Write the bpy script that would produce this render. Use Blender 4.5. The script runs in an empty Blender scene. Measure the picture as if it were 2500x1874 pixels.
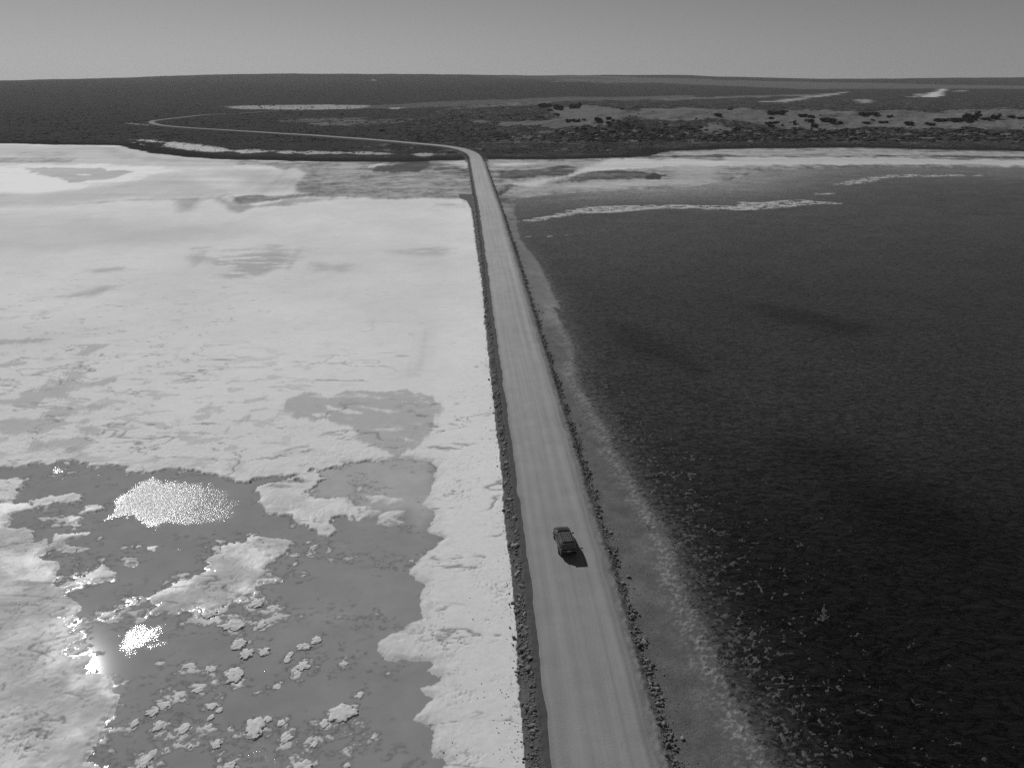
import bpy, bmesh, math, random
import numpy as np
from mathutils import Vector, Matrix, Euler
R = math.radians
random.seed(7)
rng = np.random.default_rng(11)
sc = bpy.context.scene
C = sc.collection

# ------------------------------------------------------------------ camera, sky, sun, exposure
F = 1740.0            # focal length in pixels of the 2500 px wide frame
H = 50.0              # drone height, metres
PITCH = math.atan((937 - 195) / F)
SP, CP = math.sin(PITCH), math.cos(PITCH)
cam_d = bpy.data.cameras.new('camera'); cam = bpy.data.objects.new('camera', cam_d); C.objects.link(cam)
cam.location = (0, 0, H); cam.rotation_euler = (R(90) - PITCH, 0, 0)
cam_d.sensor_width = 36; cam_d.lens = 36 * F / 2500; cam_d.clip_end = 60000; cam_d.clip_start = 0.5
sc.camera = cam
SUN_AZ, SUN_EL = R(-38), R(38)       # azimuth from +Y, negative is left
sc.view_settings.view_transform = 'Standard'; sc.view_settings.look = 'None'
sc.view_settings.exposure = -0.65; sc.view_settings.gamma = 1.0
w = bpy.data.worlds.new("World"); sc.world = w; w.use_nodes = True
nt = w.node_tree; nt.nodes.clear()
sky = nt.nodes.new('ShaderNodeTexSky'); sky.sky_type = 'NISHITA'; sky.sun_disc = False
sky.sun_elevation = SUN_EL; sky.sun_rotation = SUN_AZ
sky.air_density = 1.0; sky.dust_density = 0.1; sky.ozone_density = 1.0; sky.altitude = 0
bw = nt.nodes.new('ShaderNodeRGBToBW'); bg = nt.nodes.new('ShaderNodeBackground'); out = nt.nodes.new('ShaderNodeOutputWorld')
nt.links.new(sky.outputs[0], bw.inputs[0]); nt.links.new(bw.outputs[0], bg.inputs[0]); nt.links.new(bg.outputs[0], out.inputs[0])
bg.inputs[1].default_value = 0.053
sun_d = bpy.data.lights.new('sun', 'SUN'); sun = bpy.data.objects.new('sun', sun_d); C.objects.link(sun)
sun_d.energy = 4.8; sun_d.angle = R(0.5); sun_d.color = (1, 1, 1)
sd_ = Vector((math.sin(SUN_AZ) * math.cos(SUN_EL), math.cos(SUN_AZ) * math.cos(SUN_EL), math.sin(SUN_EL)))
sun.rotation_euler = sd_.to_track_quat('Z', 'Y').to_euler(); sun.location = (-200, 300, 400)
sc.cycles.use_denoising = False
sc.cycles.sample_clamp_indirect = 2.0; sc.cycles.max_bounces = 4; sc.cycles.volume_bounces = 0

# ------------------------------------------------------------------ helpers
def tag(o, label, cat=None, group=None, kind=None):
    o['label'] = label
    if cat: o['category'] = cat
    if group: o['group'] = group
    if kind: o['kind'] = kind
    return o

def rayd(px, py):
    dx, dy = (px - 1250) / F, (py - 937) / F
    return dx, CP - dy * SP, -SP - dy * CP      # x, y, z of the ray

def G(px, py, z=0.0):                           # a picture point laid on the level plane z
    a, b, c = rayd(px, py)
    t = (z - H) / c
    return (a * t, b * t)

def T(ox, oy, s, pts, z=0.0):                   # traced points -> ground
    return np.array([G(ox + x / s, oy + y / s, z) for x, y in pts])
S1, S2, S3 = 2.1414, 2.4578, 3.16
def TA(p, z=0.0): return T(0, 1100, S1, p, z)
def TB(p, z=0.0): return T(600, 1100, S1, p, z)
def TC(p, z=0.0): return T(1200, 1100, S1, p, z)
def Q1(p): return T(0, 330, S3, p)
def Q2(p): return T(600, 330, S3, p)
def Q3(p): return T(1150, 330, S3, p)
def Q4(p): return T(1800, 330, S3, p)
def Q5(p): return T(0, 750, S3, p)
def Q6(p): return T(600, 750, S3, p)
def Q7(p): return T(1150, 750, S3, p)

_perm = rng.permutation(256).astype(np.int32); _perm = np.concatenate([_perm, _perm])
_ga = rng.random(256) * 2 * np.pi
_gx, _gy = np.cos(_ga).astype(np.float32), np.sin(_ga).astype(np.float32)
def perlin(x, y, seed=0):
    x = np.asarray(x, np.float32) + np.float32(seed * 17.31); y = np.asarray(y, np.float32) + np.float32(seed * 9.77)
    xf = np.floor(x); yf = np.floor(y)
    xi = xf.astype(np.int32) & 255; yi = yf.astype(np.int32) & 255
    dx = x - xf; dy = y - yf
    u = dx * dx * dx * (dx * (dx * 6 - 15) + 10); v = dy * dy * dy * (dy * (dy * 6 - 15) + 10)
    def g(ix, iy, ddx, ddy):
        h = _perm[_perm[ix & 255] + (iy & 255)]
        return _gx[h] * ddx + _gy[h] * ddy
    a = g(xi, yi, dx, dy); b = g(xi + 1, yi, dx - 1, dy)
    c = g(xi, yi + 1, dx, dy - 1); d = g(xi + 1, yi + 1, dx - 1, dy - 1)
    return (a + u * (b - a) + v * ((c + u * (d - c)) - (a + u * (b - a)))) * 1.5
def fbm(x, y, octv=4, seed=0, gain=0.5, lac=2.03):
    s = 0; a = 1.0; n = 0
    for i in range(octv):
        s = s + a * perlin(x, y, seed + i * 3); n += a; a *= gain
        x = x * lac; y = y * lac
    return s / n
_r1 = rng.random(256).astype(np.float32); _r2 = rng.random(256).astype(np.float32)
def worley(x, y):
    x = np.asarray(x, np.float32); y = np.asarray(y, np.float32)
    xf = np.floor(x); yf = np.floor(y); xi = xf.astype(np.int32); yi = yf.astype(np.int32)
    f1 = np.full(x.shape, 9, np.float32); f2 = f1.copy()
    for i in (-1, 0, 1):
        for j in (-1, 0, 1):
            h = _perm[_perm[(xi + i) & 255] + ((yi + j) & 255)]
            d = np.hypot(xf + i + _r1[h] - x, yf + j + _r2[h] - y)
            f2 = np.minimum(f2, np.maximum(f1, d)); f1 = np.minimum(f1, d)
    return f1, f2
def sst(a, b, x):
    t = np.clip((x - a) / (b - a), 0, 1)
    return t * t * (3 - 2 * t)

def polysd(poly, X, Y, maxd):                   # signed distance, positive inside
    out = np.full(X.shape, -maxd, np.float32)
    x0, y0 = poly.min(0) - maxd; x1, y1 = poly.max(0) + maxd
    idx = np.nonzero((X > x0) & (X < x1) & (Y > y0) & (Y < y1))[0]
    if len(idx) == 0: return out
    px, py = X[idx], Y[idx]
    d2 = np.full(px.shape, 1e18, np.float32); ins = np.zeros(px.shape, bool)
    n = len(poly)
    for i in range(n):
        ax, ay = poly[i]; bx, by = poly[(i + 1) % n]
        ex, ey = bx - ax, by - ay
        t = np.clip(((px - ax) * ex + (py - ay) * ey) / (ex * ex + ey * ey + 1e-9), 0, 1)
        d2 = np.minimum(d2, (px - ax - t * ex) ** 2 + (py - ay - t * ey) ** 2)
        if ay != by:
            c = ((ay > py) != (by > py)) & (px < (bx - ax) * (py - ay) / (by - ay) + ax)
            ins ^= c
    d = np.sqrt(d2)
    out[idx] = np.clip(np.where(ins, d, -d), -maxd, None)
    return out
def linesd(pts, X, Y, maxd):
    """distance to a polyline, side (+ left) and arc length"""
    D = np.full(X.shape, maxd, np.float32); A = np.zeros(X.shape, np.float32); acc = 0.0
    for i in range(len(pts) - 1):
        ax, ay = pts[i]; bx, by = pts[i + 1]
        ex, ey = bx - ax, by - ay; L = math.hypot(ex, ey)
        idx = np.nonzero((X > min(ax, bx) - maxd) & (X < max(ax, bx) + maxd) & (Y > min(ay, by) - maxd) & (Y < max(ay, by) + maxd))[0]
        if len(idx):
            px, py = X[idx], Y[idx]
            t = np.clip(((px - ax) * ex + (py - ay) * ey) / (L * L + 1e-9), 0, 1)
            d = np.hypot(px - ax - t * ex, py - ay - t * ey)
            sgn = np.sign(ex * (py - ay) - ey * (px - ax)); sgn[sgn == 0] = 1
            m = d < np.abs(D[idx])
            k = idx[m]
            D[k] = (d * sgn)[m]; A[k] = (acc + t * L)[m]
        acc += L
    return D, A

def node_mat(name):
    m = bpy.data.materials.new(name); m.use_nodes = True
    n = m.node_tree; p = n.nodes['Principled BSDF']
    return m, n, p
def N(n, t, **kw):
    x = n.nodes.new(t)
    for k, v in kw.items():
        if k.startswith('i_'): x.inputs[k[2:].replace('_', ' ')].default_value = v
        else: setattr(x, k, v)
    return x
def math_(n, op, a, b, c=None):
    x = n.nodes.new('ShaderNodeMath'); x.operation = op
    for i, v in enumerate((a, b, c)):
        if v is None: continue
        if isinstance(v, (int, float)): x.inputs[i].default_value = v
        else: n.links.new(v, x.inputs[i])
    return x.outputs[0]
def noise_(n, vec, scale, detail=4, rough=0.55, dist=0.0):
    x = n.nodes.new('ShaderNodeTexNoise'); x.inputs['Scale'].default_value = scale
    x.inputs['Detail'].default_value = detail; x.inputs['Roughness'].default_value = rough; x.inputs['Distortion'].default_value = dist
    n.links.new(vec, x.inputs['Vector']); return x.outputs['Fac']
def mapped(n, scale=(1, 1, 1), rot=0.0, obj=False):
    g = n.nodes.new('ShaderNodeTexCoord'); mp = n.nodes.new('ShaderNodeMapping')
    mp.inputs['Scale'].default_value = scale; mp.inputs['Rotation'].default_value = (0, 0, rot)
    n.links.new(g.outputs['Object'], mp.inputs['Vector']); return mp.outputs[0]

def wetlink(m):
    n = m.node_tree; p = n.nodes['Principled BSDF']; a = n.nodes.new('ShaderNodeAttribute'); a.attribute_name = 'rough'; n.links.new(a.outputs['Fac'], p.inputs['Roughness']); return m
def ground_mat(name, rough=0.95, var=0.25, fine=3.0, coarse=0.25, bump=0.03, spec=0.3, stretch=(1, 1, 1), speck=0.0):
    m, n, p = node_mat(name)
    at = N(n, 'ShaderNodeAttribute', attribute_name='alb')
    v = mapped(n, stretch)
    a = noise_(n, v, fine, 5, 0.65); b = noise_(n, v, coarse, 4, 0.6)
    f = math_(n, 'MULTIPLY_ADD', math_(n, 'SUBTRACT', a, 0.5), var * 2, 1.0)
    f = math_(n, 'ADD', f, math_(n, 'MULTIPLY', math_(n, 'SUBTRACT', b, 0.5), var))
    c = math_(n, 'MULTIPLY', at.outputs['Fac'], f)
    if speck > 0:
        s = noise_(n, mapped(n), 9.0, 2, 0.5)
        s = math_(n, 'GREATER_THAN', s, 0.66)
        c = math_(n, 'MULTIPLY', c, math_(n, 'SUBTRACT', 1.0, math_(n, 'MULTIPLY', s, speck)))
    cl = n.nodes.new('ShaderNodeClamp'); cl.inputs['Max'].default_value = 0.88; n.links.new(c, cl.inputs[0])
    n.links.new(cl.outputs[0], p.inputs['Base Color'])
    p.inputs['Roughness'].default_value = rough; p.inputs['Specular IOR Level'].default_value = spec
    bp = n.nodes.new('ShaderNodeBump'); bp.inputs['Strength'].default_value = 1.0; bp.inputs['Distance'].default_value = bump
    n.links.new(noise_(n, v, fine * 0.8, 6, 0.7), bp.inputs['Height']); n.links.new(bp.outputs[0], p.inputs['Normal'])
    return m

def grid_mesh(name, verts, faces, attrs, mat, parent=None, smooth=True):
    me = bpy.data.meshes.new(name)
    used = np.unique(faces); remap = np.full(len(verts), -1, np.int32); remap[used] = np.arange(len(used), dtype=np.int32)
    f = remap[faces]; v = verts[used]
    me.vertices.add(len(v)); me.vertices.foreach_set('co', v.astype(np.float32).ravel())
    k = f.shape[1]
    me.loops.add(f.size); me.loops.foreach_set('vertex_index', f.ravel())
    me.polygons.add(len(f)); me.polygons.foreach_set('loop_start', np.arange(0, f.size, k, dtype=np.int32))
    me.polygons.foreach_set('loop_total', np.full(len(f), k, np.int32))
    if smooth: me.polygons.foreach_set('use_smooth', np.ones(len(f), bool))
    for an, av in attrs.items():
        at = me.attributes.new(an, 'FLOAT', 'POINT'); at.data.foreach_set('value', av[used].astype(np.float32))
    me.update(calc_edges=True); me.materials.append(mat)
    o = bpy.data.objects.new(name, me); C.objects.link(o)
    if parent: o.parent = parent
    return o

# ------------------------------------------------------------------ far relief: hills, dunes
SKYL = [(-600, 206), (0, 197), (150, 194), (300, 190), (500, 183), (650, 180), (900, 181), (1100, 182), (1300, 185), (1400, 184), (1600, 183),
        (1680, 184), (1750, 187), (1950, 192), (2100, 193), (2250, 191), (2500, 189), (3100, 188)]
YR = 4600.0
_sx, _sz = [], []
for px, py in SKYL:
    a, b, c = rayd(px, py); _sx.append(a / b); _sz.append(H + c / b * YR)
LK = [(480, 0.0), (560, 0.3), (900, 1.5), (1500, 5), (2200, 15), (3300, 42)]
RK = [(500, 0.0), (600, 0.4), (660, 2.0), (700, 3.0), (930, 15), (1000, 11), (1120, 5), (1700, 6), (2500, 14), (3500, 33)]
def land_z(x, y, detail=True):
    x = np.asarray(x, np.float32); y = np.asarray(y, np.float32)
    zr = np.interp(x / np.maximum(y, 1), _sx, _sz)
    l = np.interp(y, [k[0] for k in LK], [k[1] for k in LK]); r = np.interp(y, [k[0] for k in RK], [k[1] for k in RK])
    wgt = sst(-60, 180, x - (y - 700) * 0.12)
    z = l * (1 - wgt) + r * wgt
    t = np.clip((y - 3300) / (YR - 3300), 0, 1); t = t * t * (3 - 2 * t)
    z = z * (1 - t) + zr * t
    z = np.where(y > YR, zr - (y - YR) * 0.012, z)
    if detail:
        am = sst(600, 760, y) * (1 - sst(1300, 2500, y)) * sst(-350, 0, x) * 0.9 + 0.06 * sst(560, 700, y)
        z = z + am * (fbm(x / 70, y / 55, 4, 5) * 5.0 + fbm(x / 18, y / 14, 3, 9) * 2.0)
        z = z + sst(2500, 4500, y) * fbm(x / 160, y / 300, 3, 21) * 3.0
        # scrub covered knoll in front of the sand
        z = z + 9.0 * np.exp(-(((x - 92) / 30) ** 2 + ((y - 742) / 28) ** 2)) * (1 + 0.3 * fbm(x / 9, y / 9, 3, 31))
    return z
_ys = 420 * 1.0035 ** np.arange(690)
def GL(px, py):                                 # a picture point laid on the far relief
    a, b, c = rayd(px, py)
    zr = H + c / b * _ys; zt = land_z(a / b * _ys, _ys)
    k = np.nonzero(zr < zt)[0]
    i = k[0] if len(k) else len(_ys) - 1
    return (a / b * _ys[i], _ys[i])
def TL(ox, oy, s, pts): return np.array([GL(ox + x / s, oy + y / s) for x, y in pts])
def Z6(p): return TL(0, 150, S2, p)
def Z7(p): return TL(800, 150, S2, p)
def Z8(p): return TL(1600, 150, S2, p)

# ------------------------------------------------------------------ road line
HR = 0.9
Lpx = [(1360, 1930), (1354, 1870), (1335, 1707), (1321, 1604), (1310, 1511), (1298, 1427), (1286, 1333), (1275, 1240), (1263, 1160), (1256, 1098), (1245, 1003), (1233, 908),
       (1220, 820), (1211, 750), (1204, 710), (1192, 640), (1181, 583), (1170, 510), (1158, 463), (1152, 425), (1147, 395)]
Rpx = [(1645, 1930), (1625, 1874), (1602, 1791), (1578, 1721), (1555, 1651), (1532, 1576), (1508, 1497), (1485, 1427), (1466, 1361), (1447, 1296), (1429, 1231), (1410, 1161),
       (1391, 1110), (1375, 1058), (1359, 1003), (1343, 946), (1321, 883), (1299, 813), (1283, 757), (1264, 678), (1245, 599), (1226, 532), (1214, 488), (1203, 457), (1192, 419), (1181, 395)]
Lw = np.array([G(x, y, HR) for x, y in Lpx]); Rw = np.array([G(x, y, HR) for x, y in Rpx])
yy = np.concatenate([[-60, 0], np.linspace(32, 400, 40)])
lx = np.interp(yy, Lw[:, 1], Lw[:, 0]); rx = np.interp(yy, Rw[:, 1], Rw[:, 0])
k1 = np.polyfit(yy[2:22], lx[2:22], 1); k2 = np.polyfit(yy[2:22], rx[2:22], 1)
lx[:2] = np.polyval(k1, yy[:2]); rx[:2] = np.polyval(k2, yy[:2])
cx = (lx + rx) / 2
cx = np.concatenate([cx[:2], np.convolve(np.pad(cx[2:], 2, mode='edge'), np.ones(5) / 5, 'valid')])
cen = [(a, b) for a, b in zip(cx, yy)][:-2]
for px, py in [(1163, 390), (1160, 381), (1152, 374), (1136, 367), (1112, 361), (1080, 357), (1003, 350), (922, 344), (800, 336), (773, 332), (610, 323), (488, 316),
               (420, 311), (388, 307), (371, 302), (374, 297), (407, 293), (447, 288), (502, 282), (560, 279)]:
    cen.append(G(px, py, HR) if py > 345 else GL(px, py))
def catmull(P, step):
    P = [np.array(p, float) for p in P]; o = []
    for i in range(len(P) - 1):
        p0 = P[max(i - 1, 0)]; p1 = P[i]; p2 = P[i + 1]; p3 = P[min(i + 2, len(P) - 1)]
        n = max(2, int(np.linalg.norm(p2 - p1) / step))
        for k in range(n):
            t = k / n
            o.append(0.5 * ((2 * p1) + (-p0 + p2) * t + (2 * p0 - 5 * p1 + 4 * p2 - p3) * t * t + (-p0 + 3 * p1 - 3 * p2 + p3) * t ** 3))
    o.append(P[-1]); return np.array(o)
cen = catmull(cen, 6.0)
for _ in range(6): cen[1:-1] = (cen[:-2] + 2 * cen[1:-1] + cen[2:]) / 4
seg = np.hypot(*(cen[1:] - cen[:-1]).T); arc = np.concatenate([[0], np.cumsum(seg)])
dirs = np.gradient(cen, axis=0); dirs /= np.linalg.norm(dirs, axis=1)[:, None]
def road_hw(a): return np.interp(a, [0, 90, 500, 700, 1000, 1500, 2200], [4.35, 4.25, 4.3, 4.2, 3.4, 2.8, 1.6])
def road_at(a):
    return np.array([np.interp(a, arc, cen[:, 0]), np.interp(a, arc, cen[:, 1])]), np.array([np.interp(a, arc, dirs[:, 0]), np.interp(a, arc, dirs[:, 1])])
A_SHORE = arc[np.argmax(cen[:, 1] > 455)]       # arc length where the causeway reaches the far shore

# ------------------------------------------------------------------ the ground grid: cells grow with distance
QUAL = 1.0
rows = [-90, -60, -35, -15, 0, 10, 18, 24, 28]; y = 30.0
while y < 950: rows.append(y); y *= 1 + 0.0029 / QUAL
while y < 2600: rows.append(y); y *= 1 + 0.006 / QUAL
while y < 9500: rows.append(y); y *= 1.02
rows = np.array(rows)
nc = int(1150 * QUAL)
t = np.linspace(-0.80, 0.80, nc); ext = 0.80 + 0.004 * (1.09 ** np.arange(1, 48) - 1) / 0.09
t = np.concatenate([-ext[::-1], t, ext])
hw_ = 0.86 * np.maximum(rows, 20) + 22
X2 = (hw_[:, None] * t[None, :]).astype(np.float32); Y2 = np.repeat(rows[:, None], len(t), 1).astype(np.float32)
nr, ncol = X2.shape
X = X2.ravel(); Y = Y2.ravel()
NV = len(X)
print('verts', NV)

# ------------------------------------------------------------------ outlines on the ground
shore_far = np.concatenate([Q1([(-1600, 40), (-300, 62), (0, 68), (300, 75), (700, 82), (900, 85), (1000, 105), (1100, 128), (1200, 148), (1400, 170), (1600, 190), (1800, 197), (2200, 203)]),
    Q2([(300, 206), (700, 211), (900, 212), (1080, 214), (1250, 212), (1400, 206), (1700, 200)]),
    Q3([(120, 195), (400, 194), (700, 196), (900, 192), (1050, 186), (1200, 178), (1330, 168), (1400, 158), (1550, 128), (1900, 115), (2190, 107)]),
    Q4([(500, 106), (1000, 104), (1500, 116), (2212, 132), (2600, 140), (4200, 170)])])
land_poly = np.concatenate([shore_far, np.array([(9000, 600), (12000, 12000), (-12000, 12000), (-9000, 600)])])
pond = np.concatenate([
    TA([(-260, 84), (0, 92), (60, 96), (140, 88), (175, 68), (260, 70), (320, 48), (400, 55), (450, 60), (520, 78), (590, 75), (620, 95), (680, 112), (740, 108), (800, 100), (870, 92),
        (950, 105), (1010, 108), (1060, 125), (1110, 120), (1170, 135), (1240, 150), (1300, 158), (1340, 142), (1400, 135), (1480, 130), (1535, 140), (1570, 160), (1485, 160), (1425, 170), (1345, 185),
        (1345, 200), (1375, 245), (1345, 268), (1395, 300), (1410, 340), (1485, 355), (1565, 385), (1615, 420), (1655, 440), (1725, 440), (1755, 420), (1725, 385), (1785, 350), (1845, 355), (1925, 355), (1965, 335)]),
    TB([(720, 318), (700, 303), (600, 290), (520, 262), (470, 256), (380, 245), (345, 212), (400, 195), (420, 150), (400, 128), (335, 95), (400, 95), (450, 85), (510, 100), (520, 75), (600, 60), (700, 55), (800, 45), (870, 45), (960, 60), (975, 90), (960, 150), (950, 230),
        (920, 290), (980, 340), (950, 380), (945, 420), (1015, 460), (960, 520), (900, 580), (830, 650), (925, 690), (905, 770), (890, 870), (820, 920), (740, 965), (680, 1000), (670, 1040), (700, 1080), (760, 1110),
        (850, 1095), (960, 1120), (920, 1150), (1000, 1200), (910, 1240), (940, 1285), (970, 1300), (890, 1390), (970, 1440), (960, 1540), (1020, 1640), (1000, 1760), (1040, 2100), (960, 2700)]),
    TA([(600, 2700), (640, 2100), (575, 1760), (575, 1640), (540, 1600), (470, 1590), (500, 1510), (550, 1420), (630, 1370), (660, 1290), (670, 1240), (610, 1230), (560, 1185), (480, 1165), (430, 1170), (470, 1110), (480, 1070),
        (420, 1050), (410, 1000), (460, 975), (400, 940), (400, 900), (380, 860), (450, 830), (430, 790), (350, 760), (400, 730), (470, 700), (560, 680), (600, 640), (600, 600), (540, 560), (480, 610), (430, 640), (440, 600), (400, 590),
        (340, 690), (330, 640), (250, 560), (300, 530), (440, 540), (400, 490), (370, 470), (450, 450), (560, 455), (440, 430), (300, 440), (270, 470), (200, 450), (170, 380), (100, 370), (60, 330), (150, 310), (170, 285), (110, 280), (30, 285), (0, 280), (-300, 265),
        (-300, 250), (0, 265), (40, 265), (90, 230), (150, 190), (90, 150), (0, 150), (-300, 140)])])
islands = [TA([(180, 300), (160, 265), (260, 235), (350, 228), (420, 240), (430, 260), (390, 275), (300, 275), (230, 300)]),
    TA([(210, 350), (300, 345), (420, 355), (400, 370), (310, 370), (240, 365)]), TA([(460, 295), (530, 290), (525, 312), (470, 315)]),
    TA([(1325, 430), (1370, 470), (1400, 520), (1420, 570), (1410, 640), (1330, 690), (1300, 720), (1320, 745), (1210, 800), (1170, 840), (1110, 870), (1060, 860), (1000, 855), (930, 840), (780, 850), (840, 790), (820, 765), (930, 685), (990, 670),
        (980, 635), (1050, 630), (1075, 580), (1060, 560), (1110, 540), (1120, 500), (1180, 470), (1250, 460)]),
    TA([(1380, 455), (1450, 455), (1520, 490), (1480, 500), (1500, 520), (1420, 580), (1400, 540), (1440, 500), (1390, 490)]),
    TA([(1320, 680), (1400, 660), (1500, 665), (1495, 685), (1420, 690), (1340, 695)]),
    TA([(670, 490), (760, 495), (825, 495), (820, 530), (800, 535), (740, 510), (690, 500)]), TA([(850, 445), (910, 450), (915, 460), (870, 458)]),
    TA([(640, 760), (700, 765), (690, 790), (660, 795)]), TA([(545, 845), (600, 840), (590, 865), (550, 865)]), TA([(660, 575), (705, 580), (700, 600), (665, 600)]),
    TB([(690, 350), (720, 322), (840, 310), (830, 335), (790, 350), (820, 375), (750, 390), (700, 375)]),
    TB([(620, 235), (700, 230), (835, 250), (830, 268), (760, 282), (680, 270)]), TB([(600, 205), (650, 205), (640, 212)])]
rwater = np.concatenate([Q3([(350, 490), (500, 470), (850, 442), (1300, 425), (1700, 400), (2000, 345), (2190, 290)]), Q4([(500, 262), (1000, 250), (2212, 250), (2600, 255), (4800, 300)]),
    np.array([(900, 60), (500, -80), (30, -80)]), TC([(2200, 4200), (1800, 2500), (1560, 1850), (1470, 1660), (1400, 1530), (1330, 1400), (1250, 1280), (1190, 1150), (1130, 1000), (1080, 880), (1010, 730), (970, 600), (930, 480), (860, 350), (795, 257)]),
    Q7([(1280, 1400), (1200, 1250), (1100, 1100), (1060, 960), (980, 850), (920, 740), (830, 620), (810, 470), (790, 320), (740, 200), (690, 90), (640, 0)]),
    Q3([(700, 1350), (620, 1200), (560, 1050), (500, 950), (430, 870), (380, 800), (350, 700), (360, 670), (330, 580)])])
saltedge = np.array([G(x, y, 0.1) for x, y in [(1310, 1960), (1299, 1861), (1292, 1804), (1285, 1770), (1276, 1737), (1267, 1703), (1263, 1613), (1264, 1540), (1258, 1474), (1254, 1427), (1247, 1361), (1242, 1287), (1237, 1193),
    (1232, 1147), (1227, 1100), (1217, 1035), (1207, 970), (1197, 908), (1193, 850), (1184, 790), (1182, 740), (1172, 660), (1162, 600), (1156, 545), (1150, 510), (1140, 490), (1120, 483)]])

MA = [(1345, 795, 45, 30), (1430, 815, 40, 20), (1100, 850, 45, 25), (1220, 905, 60, 38), (1370, 905, 32, 25), (1250, 1000, 50, 33), (1290, 1055, 40, 32), (1382, 1042, 33, 30), (1230, 1165, 50, 45), (1450, 1228, 30, 17), (1348, 1263, 12, 8), (1105, 1135, 42, 20), (990, 1120, 45, 16),
      (945, 1270, 45, 20), (1035, 1248, 28, 18), (860, 1320, 42, 20), (800, 1360, 42, 25), (830, 1430, 26, 33), (705, 1420, 22, 26), (962, 1445, 38, 36), (1110, 1330, 25, 22), (1148, 1352, 22, 18), (1105, 1390, 22, 18), (1095, 1435, 18, 16), (1340, 1430, 62, 62), (1400, 1400, 28, 18), (1310, 1490, 25, 15),
      (1130, 1530, 33, 25), (995, 1540, 14, 18), (760, 1620, 36, 42), (790, 1575, 16, 14), (1200, 1640, 38, 24), (1485, 1490, 20, 24), (1470, 1420, 24, 20), (930, 1530, 11, 11), (870, 1555, 11, 11), (1147, 1615, 11, 15), (1200, 1450, 12, 12), (835, 1108, 30, 12), (1655, 985, 34, 24), (1590, 1018, 42, 24), (1520, 1060, 20, 18),
      (1500, 1085, 20, 26), (1585, 1120, 42, 28), (1552, 1160, 16, 15), (1885, 1272, 22, 19), (1790, 1360, 76, 48), (1697, 1418, 26, 24), (1500, 1495, 34, 26), (1640, 1532, 22, 18), (1953, 1495, 16, 13), (1810, 1555, 10, 9), (1585, 1645, 60, 35), (1815, 1640, 20, 18), (1805, 1110, 24, 11), (1625, 540, 17, 8), (1550, 548, 12, 9), (1543, 590, 13, 17), (1725, 518, 8, 8), (1613, 478, 18, 9), (1640, 500, 8, 5), (1590, 650, 14, 6), (1415, 520, 16, 12), (1330, 565, 12, 8)]
# ------------------------------------------------------------------ height
DC, ARC = linesd(cen, X, Y, 40.0)
hwv = road_hw(ARC).astype(np.float32)
left = (X < np.interp(Y, [-100, 0] + list(np.linspace(32, 440, 60)), [cen[0, 0], cen[1, 0]] + [np.interp(v, cen[:200, 1], cen[:200, 0]) for v in np.linspace(32, 440, 60)]))
edge_off = np.abs(DC) - hwv
w1 = fbm(X / 14, Y / 14, 4, 41); w2 = fbm(X / 2.2, Y / 2.2, 3, 45); w3 = fbm(X / 0.6, Y / 0.6, 2, 49)
wl = fbm(X / 60, Y / 60, 3, 52)
dland = polysd(land_poly, X, Y, 400) + wl * 6 + w1 * 4
landm = sst(-3, 10, dland)
dp = polysd(pond, X, Y, 70)
for isl in islands: dp = np.minimum(dp, -polysd(isl, X, Y, 14))
bch = sst(-23, -16, X) * sst(118, 100, Y)
mf = np.zeros(NV, np.float32)
for mx, my, mw, mh in MA:
    gx, gy = G(mx / S1, 1100 + my / S1 + mh / S1 * 0.25); rr0 = math.sqrt(mw * mh) / S1 / F * (gy * CP + H * SP) * 1.5 + 0.35
    k = np.nonzero((np.abs(X - gx) < rr0 * 2.5) & (np.abs(Y - gy) < rr0 * 2.5))[0]
    mf[k] = np.maximum(mf[k], np.exp(-((X[k] - gx) ** 2 + (Y[k] - gy) ** 2) / rr0 ** 2))
rag = fbm(X / 5.5, Y / 4.0, 6, 43, 0.68)
dpn = -dp + w1 * (0.7 - 0.2 * bch) + rag * (2.5 - 1.2 * bch)          # + is dry
dry = dpn
# right lake
dr = polysd(rwater, X, Y, 170)
drn = dr + w1 * 0.9 * sst(0, 200, Y) + w2 * 0.7 + w3 * 0.3
z = np.zeros(NV, np.float32)
# left salt pan: thin plates that end in low scarps
n1 = fbm(X / 16 + 0.25 * w1, Y / 9, 5, 61, 0.55) + 0.25 * w2
tt = n1 * 7; fr = tt - np.floor(tt)
terr = (np.floor(tt) + sst(0.0, 0.07, fr)) * 0.08
tm = (sst(0.0, 0.35, fbm(X / 20, Y / 12, 3, 71)) * 0.03 + 0.8 * sst(20, 3, np.abs(dpn)) + 0.45 * sst(-45, -75, X)) * sst(-0.3, 0.2, rag) * (1 - sst(140, 420, Y)) * (0.25 + 0.75 * sst(8, 24, np.where(left, DC - hwv, 99)))
nearpond = sst(40, -5, np.abs(dpn))
salt_h = 0.10 + (terr - n1 * 7 * 0.08) * tm * (0.5 + 0.7 * nearpond) + 0.008 * w1
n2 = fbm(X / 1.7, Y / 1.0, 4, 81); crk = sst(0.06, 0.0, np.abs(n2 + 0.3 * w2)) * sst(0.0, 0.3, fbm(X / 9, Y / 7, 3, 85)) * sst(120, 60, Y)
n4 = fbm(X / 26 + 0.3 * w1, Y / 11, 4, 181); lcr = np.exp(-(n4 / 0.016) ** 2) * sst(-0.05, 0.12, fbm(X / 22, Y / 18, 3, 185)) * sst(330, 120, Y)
n5 = fbm(X / 9 + 0.5 * w1, Y / 3.2 + 0.3 * w1, 4, 187); lcr2 = np.exp(-(n5 / 0.030) ** 2) * sst(0.05, 0.2, fbm(X / 8, Y / 5, 3, 189)) * sst(260, 90, Y)
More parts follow.
